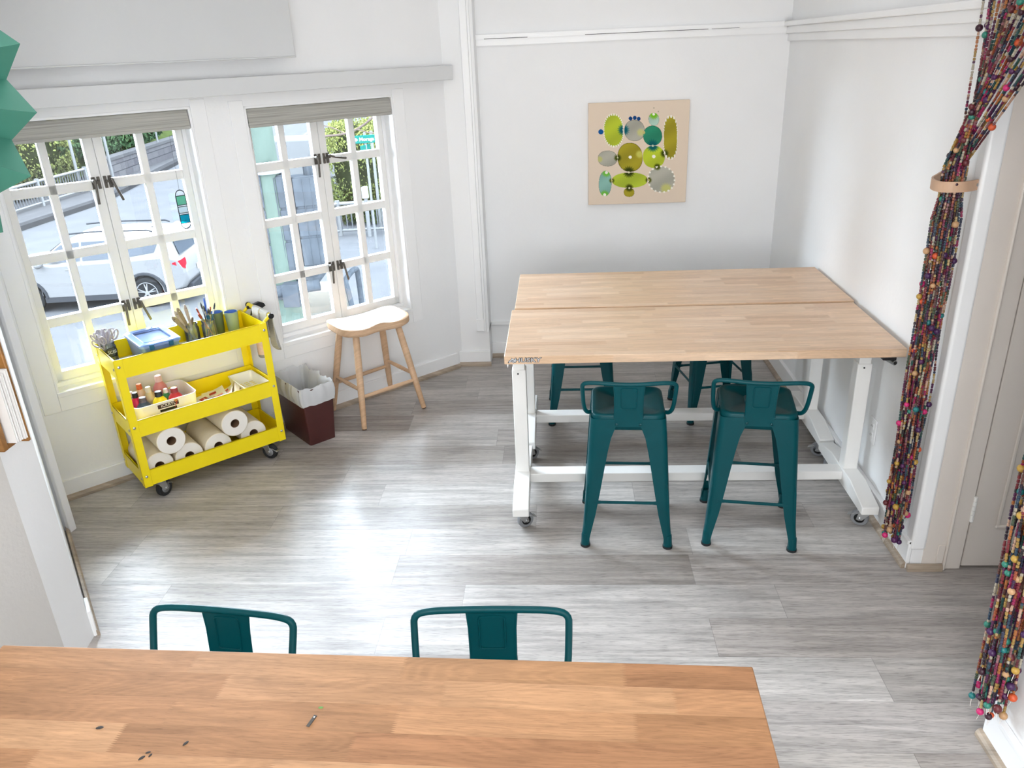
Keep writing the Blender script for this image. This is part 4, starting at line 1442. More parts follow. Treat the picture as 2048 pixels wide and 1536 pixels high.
MAGC = [vcol for vcol in ((240, 238, 236), (236, 230, 226), (242, 240, 238), (232, 232, 236))]
PR = [mat('mag_red', rgb(188, 58, 46), 0.6), mat('mag_salmon', rgb(232, 150, 120), 0.6), mat('mag_navy', rgb(62, 66, 98), 0.6)]
for i, (lab, u, v, w, d, z, a, curl) in enumerate((
        ('white printed leaflet with a red block, lowest of the loose papers on the middle tray', 0.700, 0.190, 0.125, 0.20, 0.001, 14, 0.012),
        ('white leaflet with salmon print curling up over the loose papers on the middle tray', 0.735, 0.175, 0.11, 0.19, 0.006, -12, 0.03),
        ('grey-edged booklet leaning up at the end of the loose papers', 0.790, 0.195, 0.07, 0.17, 0.008, -24, 0.045))):
    o = thing('leaflet', lab, 'leaflet', tuple(bay(u, v, TT2 + z)), BAY_A + R(a), group='loose papers on the middle tray')
    nx = 10

    def zz(f):
        return curl * f ** 2.2
    rings = [[Vector((-w / 2 + w * f, -d / 2, zz(f))), Vector((-w / 2 + w * f, d / 2, zz(f) * 0.8)), Vector((-w / 2 + w * f, d / 2, zz(f) * 0.8 + 0.003)), Vector((-w / 2 + w * f, -d / 2, zz(f) + 0.003))] for f in [k / nx for k in range(nx + 1)]]
    MB().loft(rings).build('pages', PAPER, o)
    b = MB()
    for (fx0, fx1, y0, y1, mi) in ((0.30, 0.62, 0.03, 0.06, 0), (0.35, 0.85, -0.03, -0.012, 1), (0.10, 0.30, -0.06, -0.052, 2), (0.45, 0.7, -0.055, -0.047, 1), (0.15, 0.5, -0.01, -0.004, 2)):
        b.add([(-w / 2 + w * f, y * d / 0.2, zz(f) * (0.9) + 0.0052 + 0.1 * zz(f)) for f, y in ((fx0, y0), (fx1, y0), (fx1, y1), (fx0, y1))], [(0, 1, 2, 3)], mi)
    b.build('print', PR, o, smooth=False)
b = MB().box(-0.012, 0.012, -0.06, 0.06, 0, 0.05)
M = Matrix.Rotation(R(28), 4, 'Y')
tag(xform(b, M).build('wood_block', mat('cream_wood', rgb(222, 206, 180), 0.6, vary=0.1), loc=tuple(bay(0.818, 0.225, TT2 + 0.008)), rz=BAY_A + R(-20), bevel=0.002), 'cream wooden block leaning beside the white slotted tray', 'block')
o = thing('slotted_tray', 'white slotted plastic basket at the end of the middle tray', 'basket', tuple(bay(0.922, 0.19, TT2 + 0.001)), BAY_A)
b = MB()
hx, hy = 0.066, 0.125
b.loft([[Vector((x * f, y * f, z)) for x, y in rrect(hx, hy, 0.015, 4)] for f, z in ((0.9, 0), (1.0, 0.055), (1.03, 0.057), (1.03, 0.060), (0.97, 0.060), (0.87, 0.004))])
b.build('basket_body', WHITEP, o)
b = MB()
for i in range(9):
    for k in range(4):
        x, y = -0.045 + 0.03 * k, -0.095 + 0.024 * i
        b.box(x - 0.010, x + 0.010, y - 0.004, y + 0.004, 0.0042, 0.0048)
b.build('slot_pattern', mat('slot_yellow', rgb(236, 216, 90), 0.5), o, smooth=False)

# ------------------------------------------------------------------ paper towels on the bottom tray
TOW = mat('paper_towel', rgb(240, 230, 208), 0.9, vary=0.03, vscale=30, bump=0.3, bscale=260)
TOWE = mat('towel_end', rgb(238, 234, 226), 0.9, bump=0.25, bscale=300)
CORE = mat('cardboard_core', rgb(120, 92, 66), 0.8)
CORED = mat('core_shadow', rgb(40, 30, 24), 0.9)
tw = [(0.362, 0.080 + 0.0725, 0.325, 0, 'paper towel roll on the cart floor, at its window end by the leg'),
      (0.509, 0.080 + 0.0725 - 0.006, 0.325, 0, 'paper towel roll on the cart floor, second along from the window end'),
      (0.657, 0.080 + 0.0725 - 0.006, 0.325, 0, 'paper towel roll on the cart floor, third along from the window end'),
      (0.850, 0.080 + 0.0725 - 0.006, 0.315, 0, 'paper towel roll on the cart floor, last along and next to the waste bin'),
      (0.4355, 0.2858, 0.345, 0, 'paper towel roll lying on two others, at the scissors jar end of the cart'),
      (0.7535, 0.2695, 0.345, 0, 'paper towel roll lying on two others, at the waste bin end of the cart')]
RT = 0.069
for i, (u, z, vf, a, lab) in enumerate(tw):
    z = TT3 + RT + 0.0005 if i < 4 else z
    o = thing('paper_towel_roll', lab, 'paper towel roll', tuple(bay(u, vf, z - RT)), BAY_A + R(a), group='paper towel rolls on the bottom tray')
    ln = 0.275
    Rx = Matrix.Rotation(-PI / 2, 3, 'X')
    c = (0, 0, RT)
    b = MB().lathe([(RT - 0.003, 0), (RT, 0.003), (RT, ln - 0.003), (RT - 0.003, ln)], 36, c=c, M=Rx, cap=False)
    b.build('towel_wrap', TOW, o)
    for ze in (0.0, ln):
        MB().lathe([(0.023, ze), (RT - 0.003, ze)], 36, c=c, M=Rx, cap=False).build('cut_end', TOWE, o)
    b = MB().lathe([(0.023, 0.0), (0.0215, 0.0), (0.0205, 0.02), (0.0205, ln)], 24, c=c, M=Rx, cap=False)
    b.build('cardboard_core', CORE, o)

# ------------------------------------------------------------------ bead curtain halves, tied back either side of the opening
BEADC = [(120, 22, 66), (160, 26, 84), (84, 22, 70), (60, 24, 64), (96, 26, 40), (160, 78, 42), (180, 108, 50), (176, 140, 70), (196, 170, 116), (206, 166, 142), (36, 80, 76), (40, 66, 88), (46, 52, 80), (96, 58, 50), (130, 42, 50), (150, 100, 104), (44, 28, 44), (70, 84, 60), (30, 22, 28), (190, 180, 160)]
BIGC = [(84, 24, 84), (222, 40, 120), (60, 18, 40), (230, 96, 50), (206, 164, 70), (50, 140, 120), (70, 26, 84), (110, 40, 46), (216, 170, 124), (30, 130, 130)]
BEAD = vcol_mat('painted_wooden_beads', 0.42, 0.5)
WHITET = mat('white_thread', rgb(226, 220, 214), 0.8)


def bead_curtain(label, cx, cy, top_y0, top_y1, ztop, ztie, zbot, lean, rb, n, seed, sgn):
    rnd = random.Random(seed)
    o = thing('bead_curtain', label, 'curtain', (cx, cy, 0))
    b = MB()
    cols = []
    th = MB()
    dim = 0.86

    def put(p, t, r_, L, c, big):
        k0 = len(b.v)
        if big:
            b.sphere(p, r_, 12, 8)
        else:
            a = t.orthogonal().normalized()
            d = t.cross(a)
            rings = []
            for s, f in ((-0.5, 0.62), (-0.34, 1.0), (0.34, 1.0), (0.5, 0.62)):
                rings.append([p + t * (s * L) + a * (math.cos(2 * PI * k / 6) * r_ * f) + d * (math.sin(2 * PI * k / 6) * r_ * f) for k in range(6)])
            b.loft(rings)
        cols.extend([rgb(*[q * dim for q in c])] * (len(b.v) - k0))
    for i in range(n):
        f = (i + 0.5) / n
        ang = 2.399963 * i
        rr = rb * math.sqrt(f)
        ox, oy = rr * math.cos(ang) * 0.8, rr * math.sin(ang)
        ty = top_y0 + (top_y1 - top_y0) * (((i * 0.618034) % 1.0))
        top = Vector((0.02 * math.sin(i * 3.1), ty - cy, ztop))
        tie = Vector((ox * 0.75, oy * 0.9, ztie))
        zb = zbot + rnd.random() ** 2.2 * 0.30
        bot = Vector((ox * 0.9, oy * 1.0 + lean, zb))
        mid = Vector((ox, oy, ztie - 0.12))
        path = [top, tie + Vector((0, 0, 0.05)), tie, tie + Vector((0, 0, -0.05)), mid]
        m = 10
        for k in range(1, m + 1):
            q = mid.lerp(bot, k / m)
            q += Vector((0.004 * math.sin(k * 1.3 + i), 0.005 * math.sin(k * 1.7 + i * 2), 0)) * math.sin(PI * min(1, k / m))
            path.append(q)
        # walk the path laying beads
        seglist = [(a_, c_, (c_ - a_).length) for a_, c_ in zip(path, path[1:])]
        tot = sum(s[2] for s in seglist)
        s = rnd.random() * 0.01
        nextbig = rnd.uniform(0.05, 0.4)
        base = rnd.choice(BEADC)
        run = 0
        while s < tot - 0.012:
            acc = 0
            for a_, c_, L in seglist:
                if s <= acc + L:
                    p = a_.lerp(c_, (s - acc) / L)
                    t = (c_ - a_).normalized()
                    break
                acc += L
            if run <= 0:
                base = rnd.choice(BEADC)
                run = rnd.choice((1, 1, 2, 3, 4))
            run -= 1
            if s > nextbig and tot - s > 0.05:
                put(p, t, rnd.uniform(0.0085, 0.0115), 0.02, rnd.choice(BIGC), True)
                nextbig = s + rnd.uniform(0.14, 0.55)
                s += 0.016
            else:
                L = rnd.uniform(0.008, 0.0125)
                put(p, t, rnd.uniform(0.0034, 0.0043), L * 0.92, base, False)
                s += L
        put(path[-1], Vector((0, 0, 1)), rnd.uniform(0.009, 0.0125), 0.02, rnd.choice(BIGC), True)
        th.tube([path[-1] - Vector((0, 0, 0.008)), path[-1] + Vector((0.004 * math.sin(i), 0.006 * math.cos(i), -0.035))], 0.0009, n=4)
        th.tube(path, 0.0007, n=3)
    ob = b.build('bead_strings', BEAD, o, colors=cols, recalc=False)
    ob['kind'] = 'stuff'
    tt = th.build('thread_ends', WHITET, o)
    tt['kind'] = 'stuff'
    o['kind'] = 'stuff'
    return o


bead_curtain('multicoloured bead curtain gathered in a wooden hold-back beside the two tables', 1.528, -0.222, -0.20, -1.02, 2.36, 1.515, 0.135, -0.012, 0.056, 31, 11, 1)
bead_curtain('multicoloured bead curtain bunch hanging low by the near end of the doorway, tips above the floor', 1.452, -1.105, -1.10, -0.62, 2.36, 1.50, 0.165, -0.04, 0.062, 38, 23, -1)

o = thing('curtain_holdback', 'bent tan wooden hold-back gripping the bead curtain on the wall', 'hold-back', (1.596, -0.15, 1.505))
HB = mat('tan_bentwood', rgb(196, 160, 132), 0.5, vary=0.08)
pth = [(0.0, 0.12, 0.004), (-0.03, 0.105, 0.002), (-0.062, 0.06, 0.0), (-0.108, 0.0, 0.0), (-0.124, -0.07, 0.0), (-0.110, -0.118, 0.002), (-0.05, -0.125, 0.003), (0.0, -0.095, 0.004)]
sm = smoothpath(pth, 2)
rings = []
for i, p in enumerate(sm):
    t = (sm[min(i + 1, len(sm) - 1)] - sm[max(0, i - 1)]).normalized()
    nrm = Vector((-t.y, t.x, 0)).normalized()
    rings.append([p + nrm * 0.003 + Vector((0, 0, h)) for h in (-0.017, 0.017)] + [p - nrm * 0.003 + Vector((0, 0, h)) for h in (0.017, -0.017)])
MB().loft(rings).build('wooden_band', HB, o)
for y in (0.118, -0.095):
    MB().lathe([(0.008, 0), (0.008, 0.004), (0.004, 0.006)], 12, c=(-0.002, y, 0.004), M=Matrix.Rotation(-PI / 2, 3, 'Y')).build('screw_head', STEEL, o)

# curtain rods over the opening, clear of the picture
o = thing('curtain_rod', 'slim rod across the top of the doorway carrying the bead strings', 'rod', (1.528, -0.64, 2.372))
MB().cyl((0, -0.48, 0), (0, 0.48, 0), 0.009, n=12).build('rod', HB, o)
for y in (-0.46, 0.46):
    MB().cyl((0, y, 0), (0.077 if y > 0 else -0.028, y, 0), 0.007, n=10).build('rod_bracket', HB, o)

# ------------------------------------------------------------------ pleated paper rosette
C_CAM = Vector((0.2306, -2.9321, 1.9776))
o = thing('paper_rosette', 'large green pleated paper rosette with pointed tips, hanging near the wall end', 'decoration', (-0.7835, -1.9153, 1.9709))
nrm = (C_CAM - Vector((-0.7835, -1.9153, 1.9709))).normalized()
up = Vector((0, 0, 1))
ax = up.cross(nrm).normalized()
ay = nrm.cross(ax)
npt = 20
ro, ri, ra = 0.31, 0.288, 0.035
vs, fs, mi = [], [], []
ph = R(-10.0)
for k in range(npt):
    for (a, r_, h) in ((2 * PI * k / npt + ph, ro, 0.0), (2 * PI * (k + 0.5) / npt + ph, ri, -0.06)):
        vs.append((ax * math.cos(a) + ay * math.sin(a)) * r_ + nrm * h)
        vs.append((ax * math.cos(a) + ay * math.sin(a)) * ra + nrm * (h * 0.1 + (0.03 if h == 0 else 0.02)))
m = 2 * npt
for k in range(m):
    q = (k + 1) % m
    fs.append((2 * k, 2 * q, 2 * q + 1, 2 * k + 1))
ROS = mat('green_card', rgb(56, 116, 100), 0.65, vary=0.04)
b = MB().add(vs, fs)
ob = b.build('pleated_card', ROS, o, smooth=False, recalc=False)
md = ob.modifiers.new('card', 'SOLIDIFY')
md.thickness = 0.0015
MB().lathe([(0.001, 0.034), (0.04, 0.034), (0.04, 0.02), (0.001, 0.02)], 24, M=Matrix((ax, ay, nrm)).transposed()).build('centre_disc', ROS, o)
MB().tube([ay * 0.30, Vector((0, 0, HC - 1.9709))], 0.001, n=5).build('hanging_thread', WHITET, o)

# ------------------------------------------------------------------ booklet rack on the grey wall
o = thing('wall_rack', 'brown wooden rack fixed to the wall, holding white booklets', 'rack', (-1.53, -0.86, 0.925))
WN = plank_mat('brown_rack_wood', 0.9, 0.3, [rgb(146, 100, 48), rgb(160, 112, 58)], grain=0.25, gscale=(2, 20), rough=0.5, seam=0.0)
# local: +x away from the grey wall, -y towards the viewer
MB().box(0.0, 0.088, -0.072, -0.050, 0.0, 0.32).build('front_panel', WN, o, bevel=0.003)
MB().box(0.0, 0.086, -0.052, 0.012, 0.0, 0.016).build('rack_floor', WN, o, bevel=0.002)
MB().box(0.0, 0.118, 0.0, 0.012, 0.0, 0.40).build('back_panel', WN, o, bevel=0.003)
for k, (lab, y, h, w_) in enumerate((('white booklet against the rear wooden panel of the wall rack', -0.0125, 0.225, 0.118), ('white booklet in the middle of the wall rack', -0.0265, 0.215, 0.112), ('white booklet against the front wooden panel of the wall rack', -0.0405, 0.205, 0.108))):
    q = thing('booklet', lab, 'booklet', (-1.528, -0.86 + y, 0.9415), 0, group='booklets in the wall rack')
    MB().box(0, w_, 0, 0.0075, 0, h).build('page_block', PAPER, q, smooth=False)
    MB().box(0, w_ + 0.002, -0.0012, 0, -0.0002, h + 0.002).box(0, w_ + 0.002, 0.0075, 0.0087, -0.0002, h + 0.002).build('cover', mat('booklet_cover', rgb(226, 224, 222), 0.5), q, smooth=False)

# ------------------------------------------------------------------ specks on the honey table
SP = mat('dark_speck', rgb(44, 38, 34), 0.6)
o = thing('metal_scrap', 'small dark strip of metal with a hole lying on the honey table', 'scrap', (-0.244, -1.861, TZ + 0.0003), R(74))
MB().box(-0.014, 0.014, -0.0035, 0.0035, 0, 0.0012).build('metal_strip', mat('dark_tin', rgb(88, 84, 80), 0.4, metal=0.6), o, bevel=0.0006)
MB().cyl((0.009, 0, 0.001), (0.009, 0, 0.0015), 0.0016, n=10).build('punched_hole', PAPER, o)
for lab, x, y, r_, a in (('square black fleck on the honey table, closest to its window end', -0.641, -1.882, 0.005, 10), ('dark drop-shaped fleck on the honey table beyond the cluster of three', -0.461, -1.915, 0.0042, 60),
                         ('biggest of three dark flecks clustered on the honey table', -0.527, -1.948, 0.0044, 50), ('small dark fleck at the top of the cluster on the honey table', -0.521, -1.936, 0.0032, 20), ('small dark fleck at the side of the cluster on the honey table', -0.514, -1.942, 0.003, 75)):
    b = MB().lathe([(r_, 0), (r_ * 0.8, r_ * 0.22), (0.0004, r_ * 0.3)], 9)
    for p in b.v:
        p.x *= 1.5
        p.y *= 0.75
    tag(b.build('paint_fleck', SP, loc=(x, y, TZ + 0.0002), rz=R(a)), lab, 'fleck', 'dark flecks on the honey table')
b = MB().lathe([(0.005, 0), (0.004, 0.0006), (0.0004, 0.0008)], 10)
for p in b.v:
    p.y *= 0.6
tag(b.build('paint_fleck', mat('green_speck', rgb(96, 140, 70), 0.6), loc=(-0.236, -1.828, TZ + 0.0002)), 'tiny green paint fleck beside the metal strip on the honey table', 'fleck')

# ------------------------------------------------------------------ street outside
GZ = -3.15
EX = 0.088


def omat(name, c, *a, **k):
    k.setdefault('spec', 0.0)
    return mat(name, (c[0] * EX, c[1] * EX, c[2] * EX, 1), *a, **k)


ASPH = omat('pale_asphalt', (0.175, 0.180, 0.192, 1), 0.8, vary=0.10, vscale=1.2, bump=0.1, bscale=30)
CONC = omat('pale_concrete', (0.15, 0.15, 0.157, 1), 0.8, vary=0.12, vscale=2)
KERB = omat('kerb_concrete', (0.085, 0.085, 0.09, 1), 0.8, vary=0.2, vscale=3)
b = MB().box(-60, 40, 4.0, 90, GZ - 0.3, GZ).box(-60, -3.2, -20, 4.0, GZ - 0.3, GZ)
struct(b.build('road', ASPH, smooth=False))
LINE = omat('worn_yellow_line', (0.36, 0.30, 0.20, 1), 0.8, vary=0.2)
b = MB()
for o_ in (0, 0.28):
    p, q = Vector((-15.6 + o_, 41.5, GZ + 0.012)), Vector((-19.6 + o_, 64, GZ + 0.012))
    d = Vector((0.06, 0.01, 0))
    b.add([p - d, p + d, q + d, q - d], [(0, 1, 2, 3)])
struct(b.build('road_markings', LINE, smooth=False))
# pavement, kerb and wall across the street
b = MB().prism([(-18.75, 12), (-18.5, 28.5), (-21.0, 41), (-26, 66), (-32, 66), (-24, 41), (-22.6, 28), (-22.6, 12)], GZ, GZ + 0.12)
struct(b.build('sidewalk', CONC, smooth=False))
b = MB().prism([(-18.55, 12), (-18.3, 28.5), (-20.8, 41), (-25.8, 66), (-26.2, 66), (-21.2, 41), (-18.7, 28.5), (-18.95, 12)], GZ, GZ + 0.17)
struct(b.build('kerb', KERB, smooth=False))
STN, nt, p = newmat('stone_block_wall')
tc = N(nt, 'ShaderNodeTexCoord')
mp = N(nt, 'ShaderNodeMapping')
mp.inputs['Rotation'].default_value = (0, R(-90), R(-90))
br_ = N(nt, 'ShaderNodeTexBrick')
br_.inputs['Scale'].default_value = 1.0
br_.inputs['Brick Width'].default_value = 0.9
br_.inputs['Row Height'].default_value = 0.34
br_.inputs['Mortar Size'].default_value = 0.02
br_.inputs['Color1'].default_value = (0.0120, 0.0116, 0.0128, 1)
br_.inputs['Color2'].default_value = (0.0165, 0.0162, 0.0170, 1)
br_.inputs['Mortar'].default_value = (0.0065, 0.0065, 0.0072, 1)
sp = N(nt, 'ShaderNodeSeparateXYZ')
cb = N(nt, 'ShaderNodeCombineXYZ')
nt.links.new(tc.outputs['Object'], sp.inputs[0])
nt.links.new(sp.outputs[1], cb.inputs[0])
nt.links.new(sp.outputs[2], cb.inputs[1])
nt.links.new(cb.outputs[0], br_.inputs['Vector'])
nt.links.new(br_.outputs[0], p.inputs['Base Color'])
p.inputs['Roughness'].default_value = 0.9
p.inputs['Specular IOR Level'].default_value = 0.0
b = MB().prism([(-20.9, 33.6), (-22.4, 45), (-26.5, 66), (-27.0, 66), (-22.9, 45), (-21.4, 33.6)], GZ, GZ + 1.0)
struct(b.build('retaining_wall', STN, smooth=False))
b = MB().prism([(-20.84, 33.5), (-22.34, 45), (-26.4, 66), (-27.1, 66), (-22.96, 45), (-21.46, 33.5)], GZ + 1.0, GZ + 1.14)
struct(b.build('wall_coping_trim', CONC, smooth=False))
# planted bank behind, so that the street never ends in empty sky
EARTH = omat('planted_bank', (0.075, 0.10, 0.035, 1), 0.95, vary=0.4, vscale=0.8)
b = MB().add([(-22.6, 8, GZ), (-22.6, 33, GZ + 0.2), (-24.0, 45, GZ + 0.8), (-29, 68, GZ + 1), (-60, 75, 16), (-60, 8, 16)], [(0, 1, 2, 3, 4, 5)])
struct(b.build('hill', EARTH, smooth=False))
b = MB().add([(-18, 30, GZ), (8, 27, GZ), (8, 46, 7), (-10, 50, 7)], [(0, 1, 2, 3)])


def hedge(name, label, c, dims, n, cols, seed, leaf=0.13, rz=0.0, group=None):
    rnd = random.Random(seed)
    o = thing(name, label, 'hedge', c, rz, group)
    o['kind'] = 'thing'
    core = MB().sphere((0, 0, dims[2] / 2), 1.0, 18, 10, sc=(dims[0] / 2 * 0.86, dims[1] / 2 * 0.86, dims[2] / 2 * 0.92))
    for p_ in core.v:
        p_ += Vector((rnd.uniform(-1, 1), rnd.uniform(-1, 1), rnd.uniform(-1, 1))) * 0.06
    core.build('branch_core', omat('dark_twig_core', (0.035, 0.045, 0.018, 1), 0.95, vary=0.4, vscale=3), o)
    b, cl = MB(), []
    for _ in range(n):
        th, u = rnd.uniform(0, 2 * PI), rnd.uniform(-1, 1)
        s = math.sqrt(1 - u * u)
        pw = 0.55
        e = lambda x: math.copysign(abs(x) ** pw, x)
        f = rnd.uniform(0.86, 1.06)
        p_ = Vector((e(s * math.cos(th)) * dims[0] / 2 * f, e(s * math.sin(th)) * dims[1] / 2 * f, dims[2] / 2 + e(u) * dims[2] / 2 * f))
        if p_.z < 0.02:
            p_.z = 0.02 + rnd.random() * 0.2
        M = Euler((rnd.uniform(0, 6), rnd.uniform(0, 6), rnd.uniform(0, 6))).to_matrix()
        L = leaf * rnd.uniform(0.6, 1.3)
        b.add([p_ + M @ Vector(q) for q in ((-L / 2, 0, 0), (0, -L * 0.28, 0), (L / 2, 0, 0), (0, L * 0.28, 0))], [(0, 1, 2, 3)])
        t = min(1, max(0, p_.z / dims[2] + rnd.uniform(-0.25, 0.25)))  # leaf colour turns paler towards the top
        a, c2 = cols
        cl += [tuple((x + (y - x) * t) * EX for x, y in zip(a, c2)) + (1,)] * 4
    b.build('foliage', vcol_mat('leaf_tones_' + str(seed), 0.8, 0.0), o, smooth=False, colors=cl, recalc=False)
    return o


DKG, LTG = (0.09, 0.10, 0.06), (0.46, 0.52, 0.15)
hedge('garden_hedge', 'clipped hedge with yellow-green top behind the white railing across the street', (-22.3, 23.6, GZ + 0.1), (2.4, 7.4, 3.6), 16000, (DKG, LTG), 1, 0.14, group=None)
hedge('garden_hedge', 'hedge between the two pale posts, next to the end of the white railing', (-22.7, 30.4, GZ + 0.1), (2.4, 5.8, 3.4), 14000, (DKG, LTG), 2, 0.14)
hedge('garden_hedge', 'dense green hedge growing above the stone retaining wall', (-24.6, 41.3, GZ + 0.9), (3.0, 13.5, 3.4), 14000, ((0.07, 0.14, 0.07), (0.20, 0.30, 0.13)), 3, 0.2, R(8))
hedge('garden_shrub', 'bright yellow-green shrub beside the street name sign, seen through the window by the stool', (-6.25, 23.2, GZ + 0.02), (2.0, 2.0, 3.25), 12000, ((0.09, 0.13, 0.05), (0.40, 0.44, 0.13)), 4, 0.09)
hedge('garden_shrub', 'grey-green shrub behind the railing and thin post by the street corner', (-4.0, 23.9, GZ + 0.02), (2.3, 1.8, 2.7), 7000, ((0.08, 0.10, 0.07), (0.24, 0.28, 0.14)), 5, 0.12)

GALV = omat('galvanised_rail', (0.34, 0.35, 0.36, 1), 0.5, vary=0.1)
GALV_D = omat('weathered_rail', (0.22, 0.23, 0.25, 1), 0.5, vary=0.1)


def railing(label, pts, h, nb):
    o = thing('street_railing', label, 'railing', tuple(pts[0]))
    P = [Vector(p_) - Vector(pts[0]) for p_ in pts]
    L = sum((c - a).length for a, c in zip(P, P[1:]))
    for z, w in ((h, 0.055), (0.16, 0.04)):
        MB().tube([p_ + Vector((0, 0, z)) for p_ in P], w, n=8).build('rail', GALV, o)
    b = MB()
    for a, c in zip(P, P[1:]):
        m = max(2, int(nb * (c - a).length / L))
        for k in range(m):
            q = a.lerp(c, (k + 0.5) / m)
            b.box(q.x - 0.016, q.x + 0.016, q.y - 0.016, q.y + 0.016, 0.16, h)
    pk = b.build('picket_lattice', GALV_D, o, smooth=False)
    for i, p_ in enumerate(P):
        MB().box(p_.x - 0.06, p_.x + 0.06, p_.y - 0.06, p_.y + 0.06, 0, h + 0.10).build('rail_post', GALV, o, smooth=False)
    return o


railing('long white picket railing along the sidewalk in front of the tall hedge', [(-20.2, 20.5, GZ + 0.1), (-20.2, 24.2, GZ + 0.1), (-20.3, 27.6, GZ + 0.1), (-20.3, 31.0, GZ + 0.1)], 0.98, 60)
railing('white picket railing bending round the street corner by the shrubs', [(-7.9, 19.2, GZ), (-6.55, 21.0, GZ), (-5.0, 21.2, GZ), (-3.0, 21.3, GZ)], 0.98, 40)
for lab, x, y, z0, z1, r_ in (('pale metal post standing in front of the tall hedge, by the railing end', -20.6, 30.9, GZ, 0.3, 0.06), ('pale teal post at the start of the stone retaining wall', -20.75, 33.9, GZ, 0.4, 0.06),
                              ('pale post against the dense hedge above the stone wall', -22.1, 41.6, GZ + 1.14, 0.3, 0.05), ('thin white post rising beside the shrubs at the street corner', -5.5, 22.0, GZ, -0.2, 0.045)):
    o = thing('street_post', lab, 'post', (x, y, z0))
    MB().tube([(0, 0, 0), (0, 0, z1 - z0)], r_, n=10).build('pole', GALV, o)
    MB().lathe([(r_ * 1.1, 0), (r_ * 1.1, 0.03), (0.001, 0.05)], 10, c=(0, 0, z1 - z0)).build('pole_cap', GALV, o)
o = thing('pedestrian_button_post', 'short white push-button post standing at the corner railing', 'post', (-5.6, 20.8, GZ))
MB().tube([(0, 0, 0), (0, 0, 1.2)], 0.06, n=10).build('pole', GALV, o)
MB().box(-0.09, 0.09, -0.09, 0.09, 1.15, 1.5).build('button_box', omat('white_box', (0.5, 0.5, 0.5, 1), 0.5), o, bevel=0.02)

# street name signs
SG = omat('sign_green', (0.02, 0.24, 0.20, 1), 0.5)
SW = omat('sign_white', (0.75, 0.78, 0.78, 1), 0.5)
o = thing('street_sign', 'green street name sign reading Moraga with a second green blade below it', 'sign', (-5.03, 19.1, GZ))
face = math.atan2(-2.93 - 19.1, 0.23 + 4.95) + PI / 2
MB().tube([(0, 0.04, 0), (0, 0.04, 3.2)], 0.035, n=10).build('pole', GALV, o)
bl = MB().box(-0.31, 0.31, -0.012, 0.012, 2.92, 3.13).build('sign_panel', SG, o, bevel=0.01)
bl.rotation_euler = (0, 0, face + R(6))
q = text_mb('Moraga', 0.135, 0.002, 0.003)
xform(q, Matrix.Translation((0.055, -0.016, 3.025)) @ Matrix.Rotation(PI / 2, 4, 'X'))
for k, (dx, dz, r_) in enumerate(((-0.262, 0.0, 0.026), (-0.238, 0.022, 0.03), (-0.212, 0.0, 0.026))):
    q.lathe([(0.001, 0), (r_, 0), (r_, 0.002), (0.001, 0.002)], 12, c=(dx, -0.014, 3.02 + dz), M=Matrix.Rotation(PI / 2, 3, 'X'))
q.box(-0.243, -0.232, -0.017, -0.014, 2.965, 3.03)
q.build('sign_lettering', SW, bl, smooth=False)
b2 = MB().box(-0.28, 0.28, -0.012, 0.012, 2.70, 2.88).build('sign_panel', SG, o, bevel=0.01)
b2.rotation_euler = (0, 0, face + R(62))

# traffic signal on the corner pole
PG = omat('pale_green_pole', (0.15, 0.20, 0.172, 1), 0.45, vary=0.08)
SIG = omat('weathered_signal_grey', (0.105, 0.120, 0.140, 1), 0.55, vary=0.2, vscale=12)
SIGD = omat('signal_dark', (0.05, 0.06, 0.07, 1), 0.5)
px, py = -2.70, 5.02
o = thing('traffic_signal', 'pale green signal pole carrying grey traffic light heads seen from behind', 'traffic light', (px, py, GZ))
MB().lathe([(0.36, 0.0), (0.36, 0.25), (0.30, 0.32), (0.30, 2.2), (0.27, 2.42), (0.145, 2.62), (0.135, 3.2), (0.112, 5.4), (0.105, 8.0)], 28).build('pole', PG, o)


def head(u, z0, z1, w, lean):
    """One three-lamp head seen from the rear."""
    yaw = math.atan2(py + 2.93, px - 0.23) - PI / 2
    M = Matrix.Translation((u, 0.0, 0)) 
    b = MB()
    prof = rrect(w / 2, 0.11, 0.05, 4)
    b.loft([[Vector((x, y, z)) for x, y in prof] for z in (z0, z1)])
    n = 3
    for k in range(n):
        zc = z0 + (z1 - z0) * (k + 0.5) / n
        b.box(w / 2 - 0.005, w / 2 + 0.035, -0.03, 0.03, zc - 0.03, zc + 0.0)
        b.box(-w / 2 + 0.01, w / 2 - 0.01, -0.118, -0.105, zc - (z1 - z0) / 6 + 0.012, zc + (z1 - z0) / 6 - 0.012)
    for x in (-0.08, 0.0, 0.08):
        b.box(x - 0.006, x + 0.006, -0.122, -0.105, z0 + 0.02, z1 - 0.02)
    xform(b, M)
    h = b.build('signal_head', SIG, o, bevel=0.008)
    h.rotation_euler = (0, 0, yaw)
    b = MB()
    for k in range(n):
        zc = z0 + (z1 - z0) * (k + 0.5) / n
        b.lathe([(0.11, 0), (0.12, 0.0), (0.12, 0.2), (0.115, 0.2)], 16, c=(0, 0.10, zc), M=Matrix.Rotation(-PI / 2, 3, 'X'), cap=False)
    xform(b, M)
    b.build('lamp_visor', SIGD, h)
    MB().tube([(u, 0, z1), (u, 0, z1 + 0.10)], 0.05, n=10).build('top_fitting', SIG, h)
    b = MB().tube([(0, 0, z0 - 0.02), (0, 0, z0 - 0.09), (-0.05, 0.0, z0 - 0.15), (-0.22, 0, z0 - 0.16), (-u, 0, z0 - 0.16)], 0.055, n=10)
    xform(b, M)
    b.build('mounting_arm', SIG, h)
    return h


